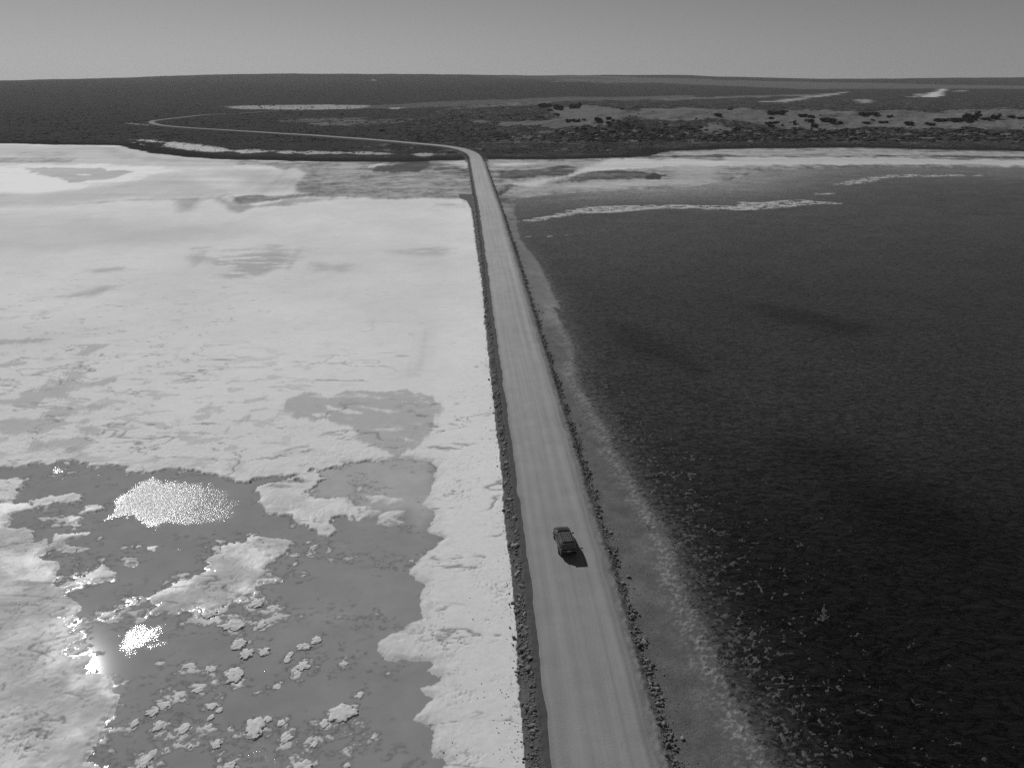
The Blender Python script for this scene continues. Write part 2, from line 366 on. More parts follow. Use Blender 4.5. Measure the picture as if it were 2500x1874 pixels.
lcr = np.maximum(lcr * (0.25 + 0.75 * sst(60, 25, np.abs(dpn)) + 0.0), lcr2 * (0.15 + 0.85 * np.maximum(sst(30, 10, np.abs(dpn)), sst(-45, -70, X))))
salt_h = salt_h - crk * 0.09 * sst(40, 5, np.abs(dpn)) - lcr * 0.06 + w3 * 0.004 + 0.012 * np.abs(rag) * sst(10, 2, dpn)
lsh = sst(-24, -30, X) * sst(78, 70, Y)
lip = sst(0.0, 0.10 + 0.9 * np.maximum(bch, lsh), dpn) * (0.13 + 0.09 * sst(60, 75, Y) * (1 - bch) * sst(9, 1, dpn) + (0.08 * w1 + 0.05 * w2) * sst(4, 0.5, dpn)) + sst(0, 3.0, dpn) * 0.03
hl = np.where(dpn > 0, -0.01 + lip * (0.95 + 0.35 * w2 * sst(3, 0.5, dpn)) + (salt_h - 0.1) * sst(0.2, 2.5, dpn), -0.02 + np.maximum(dpn * 0.22, -0.35))
# crust just breaking the pond's surface
pk = fbm(X / 1.3, Y / 0.8, 4, 91) * 0.5 + fbm(X / 7, Y / 5, 3, 95) * 0.55 - 0.33 - 0.05 * sst(-2, -9, dpn)
fine = fbm(X / 0.55, Y / 0.42, 3, 97, 0.65)
nearb = sst(72, 58, Y) * sst(-8, -16, X) * sst(-46, -38, X)
pk = pk + 0.46 * mf * sst(-0.3, 0.1, fine) + nearb * 0.10 * sst(-0.2, 0.2, rag) + 0.26 * np.exp(-(dpn / 0.9) ** 2) * (1 - bch) - 0.02
hl = np.where(dpn <= 0, np.maximum(hl, np.clip(pk * 0.20, -0.4, 0.03) + 0.022 * fine), hl)
# right: mud beach, crust at the waterline, drowned bed with ridges
rid = 1 - np.abs(fbm(X / 1.15, Y / 0.85, 3, 101)) * 9
rm = fbm(X / 2.6, Y / 2.6, 3, 105)
rl = 1 - np.abs(fbm(X / 3.2, Y / 2.4, 3, 111)) * 14
lum = fbm(X / 0.33, Y / 0.28, 3, 121)
nearw = sst(150, 85, Y) * (0.5 + 0.5 * sst(45, 12, dr)) * sst(-1.2, 0.5, drn)
thr = -0.12 + 0.34 * sst(2, 26, dr) + 0.22 * sst(60, 110, Y)
ridge = np.zeros(NV, np.float32); pat = np.zeros(NV, np.float32)
k = np.nonzero((~left) & (Y < 175) & (Y > 25))[0]
xw = X[k] + 0.55 * w2[k] + 0.22 * w3[k]; yw = Y[k] + 0.5 * fbm(X[k] / 2.0, Y[k] / 2.0, 3, 107) + 0.2 * fbm(X[k] / 0.6, Y[k] / 0.6, 2, 109)
a1, a2 = worley(xw / 2.7, yw / 2.1); b1_, b2_ = worley(xw / 0.95 + 31, yw / 0.8 + 17)
e1 = sst(0.085, 0.0, a2 - a1); e2 = sst(0.17, 0.0, b2_ - b1_)
seg = sst(-0.18, 0.25, rm[k] + 0.3 * w3[k]); seg2 = sst(thr[k] - 0.05, thr[k] + 0.2, rm[k] + 0.5 * w2[k])
ridge[k] = np.clip(e1 * seg * (0.5 + 0.5 * sst(-0.3, 0.3, w2[k])) + e2 * seg2 * 0.7, 0, 1.1) * nearw[k]
pat[k] = (np.clip(e1 * 0.8 + e2 * 0.5, 0, 1) + 0.5 * (b1_ - 0.4)) * sst(175, 130, Y[k])
crest = np.exp(-((drn + 0.9) / 1.5) ** 2) * sst(230, 120, Y) + 0.25 * np.exp(-((drn + 0.6) / 1.1) ** 2)
bmp = fbm(X / 0.62, Y / 0.50, 3, 121, 0.62) + 0.25 * w2; lum = bmp
env = sst(-3.5, -0.6, drn) * (0.30 * sst(48, 8, drn) + 0.70 * np.exp(-np.maximum(drn, 0) / 5.5)) * sst(185, 95, Y) * sst(-0.5, 0.1, 0.5 * w2 + 0.5 * w1 + 0.35 * sst(4, 0, drn))
blob = np.maximum(bmp - 0.07, 0)
hrt = np.where(drn < 0, 0.015 + np.minimum(-drn, 8) * 0.045, -0.012 - 0.030 * (1 - np.exp(-np.maximum(drn, 0) / 6)))
hrt = hrt + blob * env * 0.24 + 0.010 * w3 + ridge * 0.045 + 0.03 * np.maximum(bmp, 0) * sst(-7, -1, drn) * sst(1, -1, drn)
z = np.where(left, hl, hrt)
z = np.where(left, z + sst(150, 480, Y) * 0.12, z)
z = z * (1 - landm) + (land_z(X, Y) + 0.35) * landm
# rubble edge left of the causeway: mud toe slightly sunk below the salt crust
DS, _ = linesd(saltedge, X, Y, 12.0)
mudL = (left & (DS < (w2 * 0.35 + w3 * 0.2)) & (np.abs(DS) < 11.9)) | (left & (edge_off < 1.3))
mudL &= (edge_off < 8) & (Y < 470)
z = np.where(mudL, np.minimum(z, 0.06) + 0.02 * w3, z)
# causeway
hbank = np.where(ARC < A_SHORE, HR, HR * 0.4) ; roadbase = np.where(dland > 8, land_z(X, Y, True) * 1.0, 0)
toe = np.where(DC > 0, 1.9, 1.5) + w1 * 0.3
bank = hbank * (1 - sst(0.25, 1.0, (edge_off) / toe)) + 0.09 * (w2 + w3) * sst(0.1, 0.5, edge_off) * sst(2.6, 1.6, edge_off)
inb = edge_off < toe * 1.05
# the road's own height along its length
rz_arc = np.where(arc < A_SHORE, HR, 0.0)
lz = land_z(cen[:, 0], cen[:, 1]) + 0.35 + 0.5
m_ = np.clip((arc - A_SHORE) / 120, 0, 1)
rz_arc = HR * (1 - m_) + lz * m_
for _ in range(30): rz_arc[1:-1] = (rz_arc[:-2] + 2 * rz_arc[1:-1] + rz_arc[2:]) / 4
rzv = np.interp(ARC, arc, rz_arc)
kk = 1 - sst(0.25, 1.0, edge_off / np.maximum(toe, 4 * m_[-1] * (ARC > A_SHORE) + toe * (ARC <= A_SHORE)))
z = np.where(np.abs(DC) < 30, z * (1 - kk) + (rzv - 0.02) * kk + (bank - hbank * kk) * (ARC < A_SHORE) * inb, z)
onroad = edge_off < 0.15

# ------------------------------------------------------------------ what the surface is made of (reflectance, with some light and shade painted in)
KI = 0.74
def A(s): return ((s / 255.0) ** 2.2) / KI
alb = np.full(NV, A(190), np.float32)
def paint(poly, val, soft=2.0, warp=3.0, amt=1.0, brk=None):
    global alb
    ext = max(soft, warp) * 2.5
    d = polysd(poly, X, Y, ext)
    k = np.nonzero(d > -ext)[0]
    if not len(k): return
    sy = np.clip(Y[k] / 90, 1, 9)
    nn = fbm(X[k] / (warp * 2.2 * np.sqrt(sy)), Y[k] / (warp * 1.4 * sy), 5, 131, 0.68)
    m = sst(-soft, soft, d[k] + nn * warp * 1.6 * np.clip(sy / 2.2, 1, 2.4))
    if brk is not None:
        m = m * sst(brk[1] - brk[2], brk[1] + brk[2], fbm(X[k] / (brk[0] * 2.4), Y[k] / brk[0], 5, 137, 0.68))
    a = A(val) if val > 1 else val
    alb[k] = alb[k] * (1 - m * amt) + a * m * amt
rel = lambda p: p
# left pan, far part
Lf = left & (dland < 12)
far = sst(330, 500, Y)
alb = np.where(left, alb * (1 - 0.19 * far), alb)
P = paint
P(Q1([(-1500, 640), (-300, 600), (0, 620), (1000, 650), (1900, 700), (2100, 760), (1500, 850), (1000, 870), (400, 900), (0, 930), (-1500, 940)]), 170, 14, 10, 0.9)
P(Q1([(-1500, 445), (0, 450), (500, 430), (1000, 360), (1300, 300), (1450, 290), (1500, 340), (1700, 400), (1900, 440), (1600, 470), (1300, 495), (800, 510), (560, 540), (0, 560), (-1500, 560)]), 166, 12, 8)
P(Q1([(-1500, 62), (0, 72), (900, 90), (1100, 132), (1600, 195), (1500, 230), (900, 235), (300, 232), (-1500, 225)]), 168, 8, 8)
P(Q1([(-800, 180), (250, 178), (500, 185), (520, 208), (300, 213), (-800, 214)]), 128, 6, 8, 0.9, (9, -0.25, 0.2))
P(Q1([(100, 130), (560, 140), (540, 165), (100, 162)]), 140, 6, 6, 0.8, (6, -0.1, 0.2))
P(Q1([(-1500, 66), (0, 71), (900, 86), (900, 93), (0, 79), (-1500, 74)]), 196, 5, 4)
P(Q1([(830, 110), (870, 100), (1000, 160), (1400, 190), (2200, 208), (2200, 238), (1700, 215), (1200, 203), (850, 168)]), 150, 5, 4)
P(Q1([(-1500, 232), (0, 238), (300, 245), (700, 248), (1000, 265), (1450, 268), (1300, 290), (1100, 310), (900, 350), (700, 385), (500, 415), (250, 435), (0, 445), (-1500, 450)]), 200, 12, 12)
P(Q1([(-1500, 240), (700, 250), (1300, 272), (1000, 320), (700, 380), (300, 420), (-1500, 440)]), 238, 16, 14, 0.85, (16, -0.1, 0.45))
P(Q1([(180, 255), (700, 258), (1060, 285), (980, 300), (880, 335), (740, 352), (640, 372), (500, 352), (400, 325), (280, 295), (200, 275)]), 158, 3, 4)
P(Q1([(-500, 275), (200, 295), (330, 320), (0, 310), (-500, 305)]), 188, 5, 8, 0.8, (5, 0.0, 0.2))
P(Q1([(610, 306), (690, 309), (690, 313), (610, 311)]), 226, 2, 1)
P(Q1([(1450, 290), (1900, 250), (2212, 262), (2212, 440), (1900, 440), (1600, 370)]), 182, 10, 8, 0.7)
P(Q2([(0, 228), (250, 250), (400, 270), (450, 300), (380, 340), (400, 390), (480, 440), (300, 460), (0, 475)]), 186, 5, 5)
P(Q1([(1720, 300), (1850, 270), (2060, 275), (2150, 300), (2160, 350), (2100, 420), (2000, 440), (1950, 400), (1830, 340)]), 152, 14, 6, 0.85)
P(Q2([(0, 203), (700, 210), (1700, 200), (1780, 300), (1790, 470), (1760, 520), (1700, 490), (1400, 487), (1000, 492), (800, 482), (600, 477), (470, 442), (360, 382), (450, 302), (380, 268), (200, 242), (0, 226)]), 122, 4, 5)
P(Q2([(600, 300), (1300, 290), (1740, 330), (1740, 440), (1300, 440), (700, 400)]), 150, 12, 10, 0.8, (10, 0.0, 0.25))
P(Q2([(700, 215), (900, 222), (880, 300), (650, 290)]), 150, 8, 6, 0.7)
P(Q2([(380, 350), (520, 380), (700, 450), (650, 478), (480, 440)]), 98, 9, 6, 0.8)
P(Q2([(1560, 215), (1705, 200), (1715, 290), (1600, 270)]), 168, 6, 5)
P(Q2([(930, 245), (1000, 228), (1100, 221), (1080, 232), (980, 262)]), 185, 4, 5, 0.9)
P(Q2([(930, 260), (1000, 240), (1100, 228), (1250, 205), (1420, 203), (1500, 235), (1400, 262), (1300, 285), (1150, 300), (1000, 292), (940, 278)]), 44, 4, 7)
P(Q2([(1450, 225), (1600, 240), (1710, 275), (1710, 310), (1600, 300), (1480, 265)]), 66, 5, 8, 0.9, (6, -0.1, 0.2))
P(Q2([(840, 322), (920, 312), (985, 325), (975, 340), (890, 345)]), 78, 4, 5, 0.9, (5, -0.2, 0.3))
P(Q1([(1600, 490), (1750, 450), (1800, 455), (1740, 480), (1830, 540), (2000, 540), (2212, 510), (2212, 540), (2000, 565), (1880, 592), (1780, 570), (1700, 535)]), 130, 4, 5, 0.9)
P(Q1([(1750, 470), (1870, 480), (2000, 470), (2212, 480), (2212, 500), (2000, 520), (1860, 530), (1800, 510)]), 96, 3, 4)
P(Q2([(0, 478), (200, 468), (450, 468), (220, 508), (0, 528)]), 108, 4, 5)
P(Q2([(0, 560), (300, 508), (800, 488), (800, 496), (320, 520), (0, 572)]), 140, 4, 5, 0.8)
P(Q1([(1400, 500), (1560, 500), (1500, 545), (1460, 590), (1420, 540)]), 136, 4, 5, 0.8)
P(Q1([(560, 538), (700, 523), (1000, 500), (1600, 490), (1600, 500), (1000, 508), (700, 532), (560, 545)]), 140, 4, 4, 0.8)
for q in ([(1500, 876), (1900, 884), (1880, 900), (1700, 905)], [(1480, 935), (2212, 925), (2212, 1030), (1900, 1045), (1600, 1020)], [(1650, 1075), (2050, 1050), (1900, 1098), (1700, 1102)], [(700, 1045), (1100, 1030), (900, 1040), (760, 1058)],
          [(450, 1250), (700, 1215), (900, 1165), (860, 1180), (700, 1230), (520, 1258)], [(0, 1410), (250, 1395), (350, 1360), (330, 1385), (120, 1415), (0, 1425)]):
    P(Q1(q), 150, 3, 5, 0.85, (5, -0.12, 0.15))
for q in ([(0, 925), (350, 918), (450, 950), (300, 1000), (100, 1040), (0, 1040)], [(180, 860), (500, 878), (420, 900), (200, 905)], [(500, 985), (780, 1010), (760, 1050), (520, 1050)], [(1150, 900), (1400, 870), (1570, 885), (1500, 925), (1250, 930)], [(1480, 530), (1620, 535), (1640, 560), (1500, 550)]):
    P(Q2(q), 154, 4, 5, 0.7, (5, -0.15, 0.2))
P(Q6([(1400, 150), (1460, 150), (1410, 450), (1360, 545), (1210, 545), (1310, 400), (1330, 200)]), 168, 2.2, 3.0, 0.75, (3, -0.2, 0.3))
P(Q6([(320, 760), (340, 720), (500, 665), (620, 690), (780, 650), (1000, 650), (1450, 690), (1535, 790), (1480, 860), (1465, 940), (1400, 1000), (1330, 1070), (1200, 1110), (1000, 1090), (900, 1060), (830, 1010), (870, 970), (830, 930), (700, 900), (510, 880), (500, 850), (390, 845), (420, 800), (330, 800)]), 150, 0.5, 2.4, 0.9, (3.2, -0.32, 0.22))
P(Q6([(600, 755), (700, 780), (900, 822), (780, 822), (650, 795)]), 188, 0.3, 0.8); P(Q6([(900, 770), (1180, 808), (1100, 820), (960, 790)]), 186, 0.5, 0.8)
P(Q6([(500, 830), (600, 820), (660, 840), (560, 850)]), 188, 0.3, 0.6); P(Q6([(1190, 1005), (1300, 1035), (1250, 1035)]), 188, 0.3, 0.5); P(Q6([(880, 690), (1100, 700), (1050, 715)]), 182, 0.4, 0.8)
dq = [[(0, 258), (200, 250), (420, 240), (440, 260), (200, 280), (0, 290)], [(600, 372), (700, 300), (880, 285), (800, 312), (640, 372)], [(-200, 455), (200, 430), (240, 440), (0, 472), (-200, 480)], [(160, 390), (420, 400), (300, 420)], [(150, 525), (420, 488), (250, 535)],
      [(-200, 565), (120, 558), (0, 582), (-200, 590)], [(500, 510), (650, 510), (640, 545), (560, 550)], [(500, 570), (640, 590), (860, 560), (780, 600), (700, 615), (560, 600)], [(100, 650), (300, 660), (330, 610), (500, 620), (620, 640), (430, 660), (520, 685), (350, 705), (280, 760), (120, 772), (-200, 740), (150, 700)],
      [(350, 822), (480, 790), (620, 800), (620, 832), (450, 835)], [(-200, 870), (350, 870), (640, 890), (500, 920), (300, 970), (100, 985), (-200, 930)], [(400, 560), (500, 575), (480, 610), (380, 600)], [(650, 470), (770, 500), (700, 505)], [(650, 765), (780, 775), (720, 785)],
      [(680, 940), (780, 960), (900, 980), (820, 992), (720, 965)], [(1000, 915), (1200, 965), (1500, 965), (1700, 975), (1900, 850), (1720, 990), (1400, 985), (1180, 980)], [(320, 1080), (450, 1010), (700, 1040), (560, 1110)], [(250, 1050), (380, 1060), (300, 1100)], [(780, 1020), (830, 1030), (820, 1045)]]
for q in dq: P(Q5(q), 155, 0.6, 2.2, 0.85)
nL = fbm(X / 6 + w1, Y / 3.4, 5, 141, 0.6)
zone = left & (Y > 80) & (Y < 150)
m = sst(0.12, 0.20, nL) * sst(-18, -45, X) * sst(78, 92, Y) * sst(150, 115, Y) * 0.6
alb = np.where(left, alb * (1 - m) + A(155) * m, alb)
# the pond's damp and salted margins, left foreground flat
m = sst(0.6, 0.05, dpn) * (dpn > 0) * left * (dp > -40)
alb = alb * (1 - 0.10 * m)
fl = left * sst(-24, -27, X) * sst(84, 74, Y); nF = fbm(X / 7, Y / 6, 5, 145, 0.6); nG = fbm(X / 2.2, Y / 2.0, 4, 147, 0.6)
alb = alb * (1 - fl) + fl * (A(176) * (1 + 0.24 * nF + 0.10 * nG) + (A(196) - A(160)) * sst(3.5, 0.3, dpn) * sst(-0.2, 0.3, nF + nG * 0.5))
m = fl * sst(0.30, 0.42, fbm(X / 1.2, Y / 1.0, 5, 149, 0.65) + 0.30 * nG) * 0.5; alb = alb * (1 - m) + A(118) * m
cr_ = np.clip(crk * 0.5 * sst(45, 8, np.abs(dpn)) + lcr * 0.8, 0, 0.8) * left; alb = alb * (1 - cr_) + A(108) * cr_  # crack lines darkened in colour, standing in for their shadow
stk = fbm(X / 40, Y / 34, 7, 191, 0.7); stk2 = fbm(X / 0.9, Y / 0.5, 3, 195)
alb = np.where(Lf, alb * (1 + 0.20 * stk * sst(60, 160, Y) + 0.10 * wl + 0.08 * stk2 * sst(200, 90, Y) - 0.10 * sst(95, 50, Y)), alb)  # last term paints the nearer salt darker, for weaker forward scatter
gb = bch * left * sst(1.6, 0.0, dpn) * (dpn > 0); alb = alb * (1 - 0.22 * gb)
rim = (dpn > 0) * left * sst(0.9, 0.1, dpn) * sst(-0.1, 0.2, w1) * (dp > -12); rim = rim * sst(-0.1, 0.35, w2) * (1 - bch); alb = alb * (1 - rim * 0.4) + A(212) * rim * 0.4
bedm = (dpn <= 0) & left
alb = np.where(bedm, A(112) * (1 + 0.35 * fine) + A(130) * sst(0.008, 0.03, hl), alb)
mB = sst(0.0, 2.0, TB([(680, 1000)])[0, 0] * 0 + dpn)   # placeholder weight
# wind packed, rougher salt beside the causeway
band = left * sst(16, 7, -DC * 0 + np.where(left, DC - hwv, 99)) * (Y < 420)
alb = alb * (1 + 0.07 * band)
# right side
rt = ~left
base_r = (A(86) + (A(102) - A(86)) * sst(120, 260, Y)) * (1 + 0.25 * w2)
alb = np.where(rt, base_r, alb)
def PR(*a, **k):
    global alb
    keep = alb.copy(); paint(*a, **k); alb = np.where(rt, alb, keep)
PR(Q3([(200, 470), (340, 460), (430, 560), (460, 700), (560, 900), (700, 1100), (820, 1300), (850, 1485), (560, 1485), (350, 900), (230, 560)]), 101, 3, 4)
PR(Q3([(130, 195), (900, 192), (1200, 178), (2212, 100), (2212, 420), (1700, 420), (1300, 440), (850, 455), (350, 490), (210, 480)]), 128, 5, 5)
PR(Q4([(-100, 105), (500, 106), (1000, 104), (1500, 116), (4500, 160), (4500, 330), (2212, 262), (1000, 262), (-100, 330)]), 118, 5, 6)
PR(Q3([(1350, 165), (1550, 128), (1900, 118), (2212, 112), (2212, 160), (1500, 168)]), 150, 5, 8, 0.9, (8, -0.15, 0.2))
PR(Q4([(-100, 112), (500, 112), (1000, 112), (1500, 128), (2212, 145), (4000, 175), (4000, 200), (2212, 172), (1500, 158), (900, 158), (-100, 158)]), 146, 5, 8, 0.9, (8, -0.2, 0.2))
PR(Q4([(900, 158), (1500, 160), (2212, 172), (4000, 190), (4000, 205), (2212, 185), (1500, 172), (900, 166)]), 62, 4, 5, 0.9)
PR(Q3([(700, 160), (1200, 166), (1900, 160), (2200, 163), (2200, 168), (1400, 173), (1000, 172)]), 60, 3, 4, 0.8)
PR(Q3([(130, 205), (300, 200), (700, 200), (900, 205), (860, 250), (600, 240), (300, 262), (150, 255)]), 142, 5, 5)
PR(Q3([(180, 228), (350, 215), (520, 222), (400, 240), (250, 245)]), 182, 4, 3)
PR(Q3([(155, 335), (230, 275), (500, 262), (700, 245), (830, 262), (720, 312), (400, 345), (200, 362)]), 70, 4, 7, 0.95, (7, -0.28, 0.2))
PR(Q3([(340, 380), (500, 350), (800, 300), (950, 245), (1050, 200), (1200, 183), (1500, 188), (2212, 208), (2212, 240), (1700, 250), (1450, 262), (1250, 265), (1000, 280), (850, 308), (700, 345), (570, 385), (520, 405), (400, 400)]), 182, 5, 5)
PR(Q4([(-60, 178), (500, 178), (1200, 180), (1600, 188), (2212, 200), (4000, 235), (4000, 262), (2212, 240), (1000, 228), (-60, 236)]), 172, 5, 6, 0.95)
PR(Q3([(210, 385), (400, 402), (560, 400), (800, 365), (1200, 348), (1500, 330), (1540, 290), (1750, 260), (1950, 275), (1850, 330), (1650, 392), (1300, 420), (850, 435), (400, 465), (330, 440)]), 152, 16, 14)
PR(Q3([(500, 400), (900, 370), (1500, 340), (1700, 360), (1300, 410), (800, 425)]), 168, 6, 8, 0.9, (8, 0.0, 0.2))
PR(Q3([(1450, 255), (1700, 262), (1900, 300), (1750, 370), (1500, 345), (1530, 300)]), 150, 26, 14, 0.7, (9, -0.1, 0.3))
PR(Q3([(560, 388), (700, 350), (850, 310), (1000, 285), (1150, 275), (1350, 290), (1400, 300), (1520, 312), (1450, 340), (1380, 348), (1200, 340), (900, 345), (700, 380)]), 78, 3, 5, 0.95, (6, -0.35, 0.2))
PR(Q3([(1335, 340), (1400, 300), (1525, 312), (1450, 338), (1400, 350)]), 46, 2, 4)
PR(Q3([(195, 465), (280, 402), (325, 415), (300, 432), (235, 470)]), 42, 2, 3)
PR(Q3([(215, 400), (290, 372), (420, 410), (340, 410)]), 100, 3, 3, 0.8)
# mud beach: pale ends near the road, crust at the water line
alb = np.where(rt & (Y < 330), alb * (1 + 0.22 * sst(0.1, 0.4, w1) + 0.25 * lum * sst(260, 90, Y)), alb)
alb = np.where(rt, alb * (1 + 0.62 * crest * sst(-0.2, 0.35, lum)), alb)
wet = sst(-1.2, 1.5, drn) * rt
alb = np.where(rt, alb * (1 - 0.45 * wet), alb)
em = rt * sst(0, 1.5, drn) * (z > -0.004) * (Y < 200) * (dland < 0); alb = np.where(em > 0, alb * (1 - em) + em * A(66) * np.clip(0.75 + 0.8 * rm + 0.5 * w3 + 0.5 * sst(0.1, 0.4, bmp), 0.25, 1.9) * (0.30 + 0.70 * sst(34, 2, drn)), alb)
det = fbm(X / 11, Y / 15, 6, 193, 0.8); alb = np.where(dland < 3, alb * np.clip(1 + det * (0.16 + 2.0 * sst(0.48, 0.2, alb)) * sst(190, 340, Y), 0.3, 1.8), alb)
band2 = fbm(X / 150, Y / 17, 5, 199, 0.65); alb = np.where(dland < 3, alb * np.clip(1 + band2 * (0.28 + 0.9 * sst(0.45, 0.2, alb)) * sst(290, 400, Y), 0.3, 1.8), alb)
# salt streaks afloat on the far right shallows: crust standing proud of the brine
def crustline(poly, sc_, th):
    d = polysd(poly, X, Y, 8)
    k = np.nonzero(d > -8)[0]
    nn = fbm(X[k] / (sc_ * 4.0), Y[k] / (sc_ * 1.6), 5, 151, 0.8); m = sst(-2, 3, d[k] + 3 * nn) * sst(th - 0.08, th + 0.08, nn)
    z[k] = np.where(m > 0.02, np.maximum(z[k], -0.05 + m * 0.12), z[k]); alb[k] = alb[k] * (1 - m) + A(160) * m
crustline(Q3([(355, 668), (450, 645), (600, 618), (770, 572), (900, 552), (1200, 540), (1600, 535), (1900, 540), (2212, 555), (2212, 582), (1950, 578), (1700, 568), (1400, 572), (1100, 598), (850, 607), (600, 652), (400, 674)]), 1.5, -0.06)
crustline(Q3([(850, 598), (1100, 580), (1400, 560), (1400, 572), (1100, 598), (850, 607)]), 1.5, -0.4)
crustline(Q4([(0, 515), (200, 512), (500, 495), (650, 512), (815, 525), (815, 531), (600, 535), (300, 566), (0, 582)]), 1.8, -0.05)
crustline(Q4([(720, 382), (850, 350), (1000, 325), (1150, 306), (1300, 302), (1900, 306), (1900, 316), (1200, 326), (1000, 372), (850, 387)]), 2.0, 0.0)
crustline(Q4([(590, 448), (750, 446), (760, 458), (610, 458)]), 2.0, 0.0)
crustline(Q3([(420, 770), (520, 775), (760, 765), (760, 778), (520, 790), (430, 790)]), 1.2, 0.12)
# far land
lm = sst(-1, 2, dland)
ln = fbm(X / 30, Y / 60, 5, 161, 0.6)
sh = fbm(X / 9, Y / 16, 4, 165, 0.6)
land_alb = A(62) * (1 + 0.55 * ln + 0.45 * sh)
land_alb = np.where(sh + 0.5 * ln > 0.33, A(92), land_alb)
land_alb = np.where(X < -120, A(60) * (1 + 0.2 * ln + 0.15 * sh), land_alb)
land_alb = land_alb * (1 - sst(1100, 2400, Y)) + A(56) * (1 + 0.25 * ln) * sst(1100, 2400, Y)
keepa = alb.copy()
alb = land_alb.astype(np.float32)
PZ = lambda poly, v, s=6, wp=8, a=1.0, brk=None: paint(poly, v, s, wp, a, brk)
PZ(Z6([(1340, 271), (1500, 266), (1900, 260), (2212, 266), (2212, 283), (1900, 291), (1550, 291), (1420, 283)]), 140, 12, 10)
PZ(Z7([(0, 264), (230, 270), (180, 280), (0, 283)]), 140, 12, 10)
PZ(Z7([(200, 268), (700, 240), (1500, 214), (2212, 204), (2212, 222), (1500, 237), (900, 262), (400, 287), (200, 285)]), 88, 15, 14, 0.9)
PZ(Z7([(380, 280), (440, 278), (430, 288), (390, 288)]), 165, 8, 6); PZ(Z7([(700, 288), (900, 262), (1300, 248), (1300, 256), (950, 275), (720, 292)]), 120, 12, 14, 0.8, (18, 0.0, 0.2))
PZ(Z8([(0, 228), (500, 208), (1000, 195), (1000, 206), (500, 218), (0, 238)]), 105, 12, 14, 0.9, (20, -0.1, 0.2))
PZ(Z8([(640, 242), (900, 215), (1150, 180), (1160, 186), (1020, 208), (780, 243)]), 142, 12, 12, 0.9, (18, -0.25, 0.2))
PZ(Z8([(1590, 214), (1650, 192), (1745, 158), (1752, 162), (1730, 176), (1720, 190), (1730, 205), (1660, 216)]), 175, 14, 10)
PZ(Z8([(1520, 216), (1580, 196), (1620, 198), (1560, 216)]), 140, 14, 10)
PZ(Z8([(1210, 232), (1300, 228), (1290, 248), (1250, 250)]), 130, 10, 10, 0.9); PZ(Z8([(2150, 148), (2212, 155), (2300, 170), (2212, 165)]), 130, 14, 10)
PZ(Z8([(1800, 178), (1860, 176), (1860, 182), (1800, 182)]), 130, 14, 10); PZ(Z8([(-600, 85), (0, 100), (400, 112), (1100, 126), (1700, 140), (2400, 150), (2400, 165), (1400, 165), (900, 168), (500, 150), (0, 128), (-600, 120)]), 88, 30, 20, 0.9)
PZ(Z8([(400, 98), (1100, 108), (1500, 124), (1500, 134), (1000, 124), (400, 108)]), 55, 30, 20, 0.8); PZ(Z8([(1800, 118), (1920, 116), (1900, 140), (1840, 140)]), 50, 20, 20, 0.8)
PZ(Z7([(1040, 84), (1300, 90), (1700, 100), (1700, 112), (1300, 112), (1000, 100)]), 74, 30, 20, 0.8)
PZ(Z7([(1330, 118), (1700, 128), (1700, 136), (1350, 124)]), 110, 20, 20, 0.8, (25, 0, 0.2)); PZ(Z7([(265, 112), (285, 112), (285, 116), (265, 116)]), 160, 10, 3)
for q in ([(780, 471), (900, 470), (1000, 485), (1100, 495), (1250, 518), (1400, 530), (1650, 538), (1600, 548), (1450, 553), (1300, 546), (1100, 527), (1010, 515), (950, 490), (850, 485)], [(775, 487), (820, 489), (912, 515), (850, 508)], [(1650, 546), (2212, 549), (2212, 557), (1650, 553)]):
    PZ(Z6(q), 178, 5, 6, 0.95)
PZ(T(600, 330, S3, [(0, 123), (230, 123), (380, 137), (850, 138), (1400, 153), (1380, 161), (850, 151), (400, 147), (200, 135), (0, 134)]), 150, 4, 6, 0.9)
PZ(Z6([(1780, 340), (2212, 340), (2212, 385), (1900, 380), (1700, 355)]), 105, 8, 12, 0.9, (12, 0.0, 0.15))
PZ(Z7([(0, 350), (250, 355), (500, 335), (560, 345), (350, 375), (0, 380)]), 100, 8, 12, 0.9, (10, 0.0, 0.15))
SAND = []
for q in (Z8([(-100, 290), (250, 280), (550, 283), (700, 312), (900, 293), (1250, 300), (1550, 300), (1700, 310), (1830, 288), (1930, 305), (2090, 278), (2300, 296), (2300, 398), (1900, 402), (1500, 402), (1100, 412), (900, 402), (650, 402), (560, 372), (300, 342), (0, 357), (-100, 350)]),
          Z7([(1330, 285), (1500, 263), (1700, 280), (2212, 312), (2212, 352), (2000, 357), (1850, 327), (1750, 350), (1720, 385), (1640, 400), (1450, 398), (1250, 385), (1020, 385), (1000, 362), (1250, 358), (1400, 345)]),
          Z7([(860, 360), (960, 360), (950, 372), (870, 372)]), Z7([(1900, 365), (1950, 370), (1940, 400)]), Z7([(2030, 375), (2140, 390), (2060, 405)]), Z8([(270, 410), (360, 375), (440, 400), (330, 430)]), Z8([(60, 380), (160, 385), (120, 395)])):
    SAND.append(q); PZ(q, 98, 5, 8)
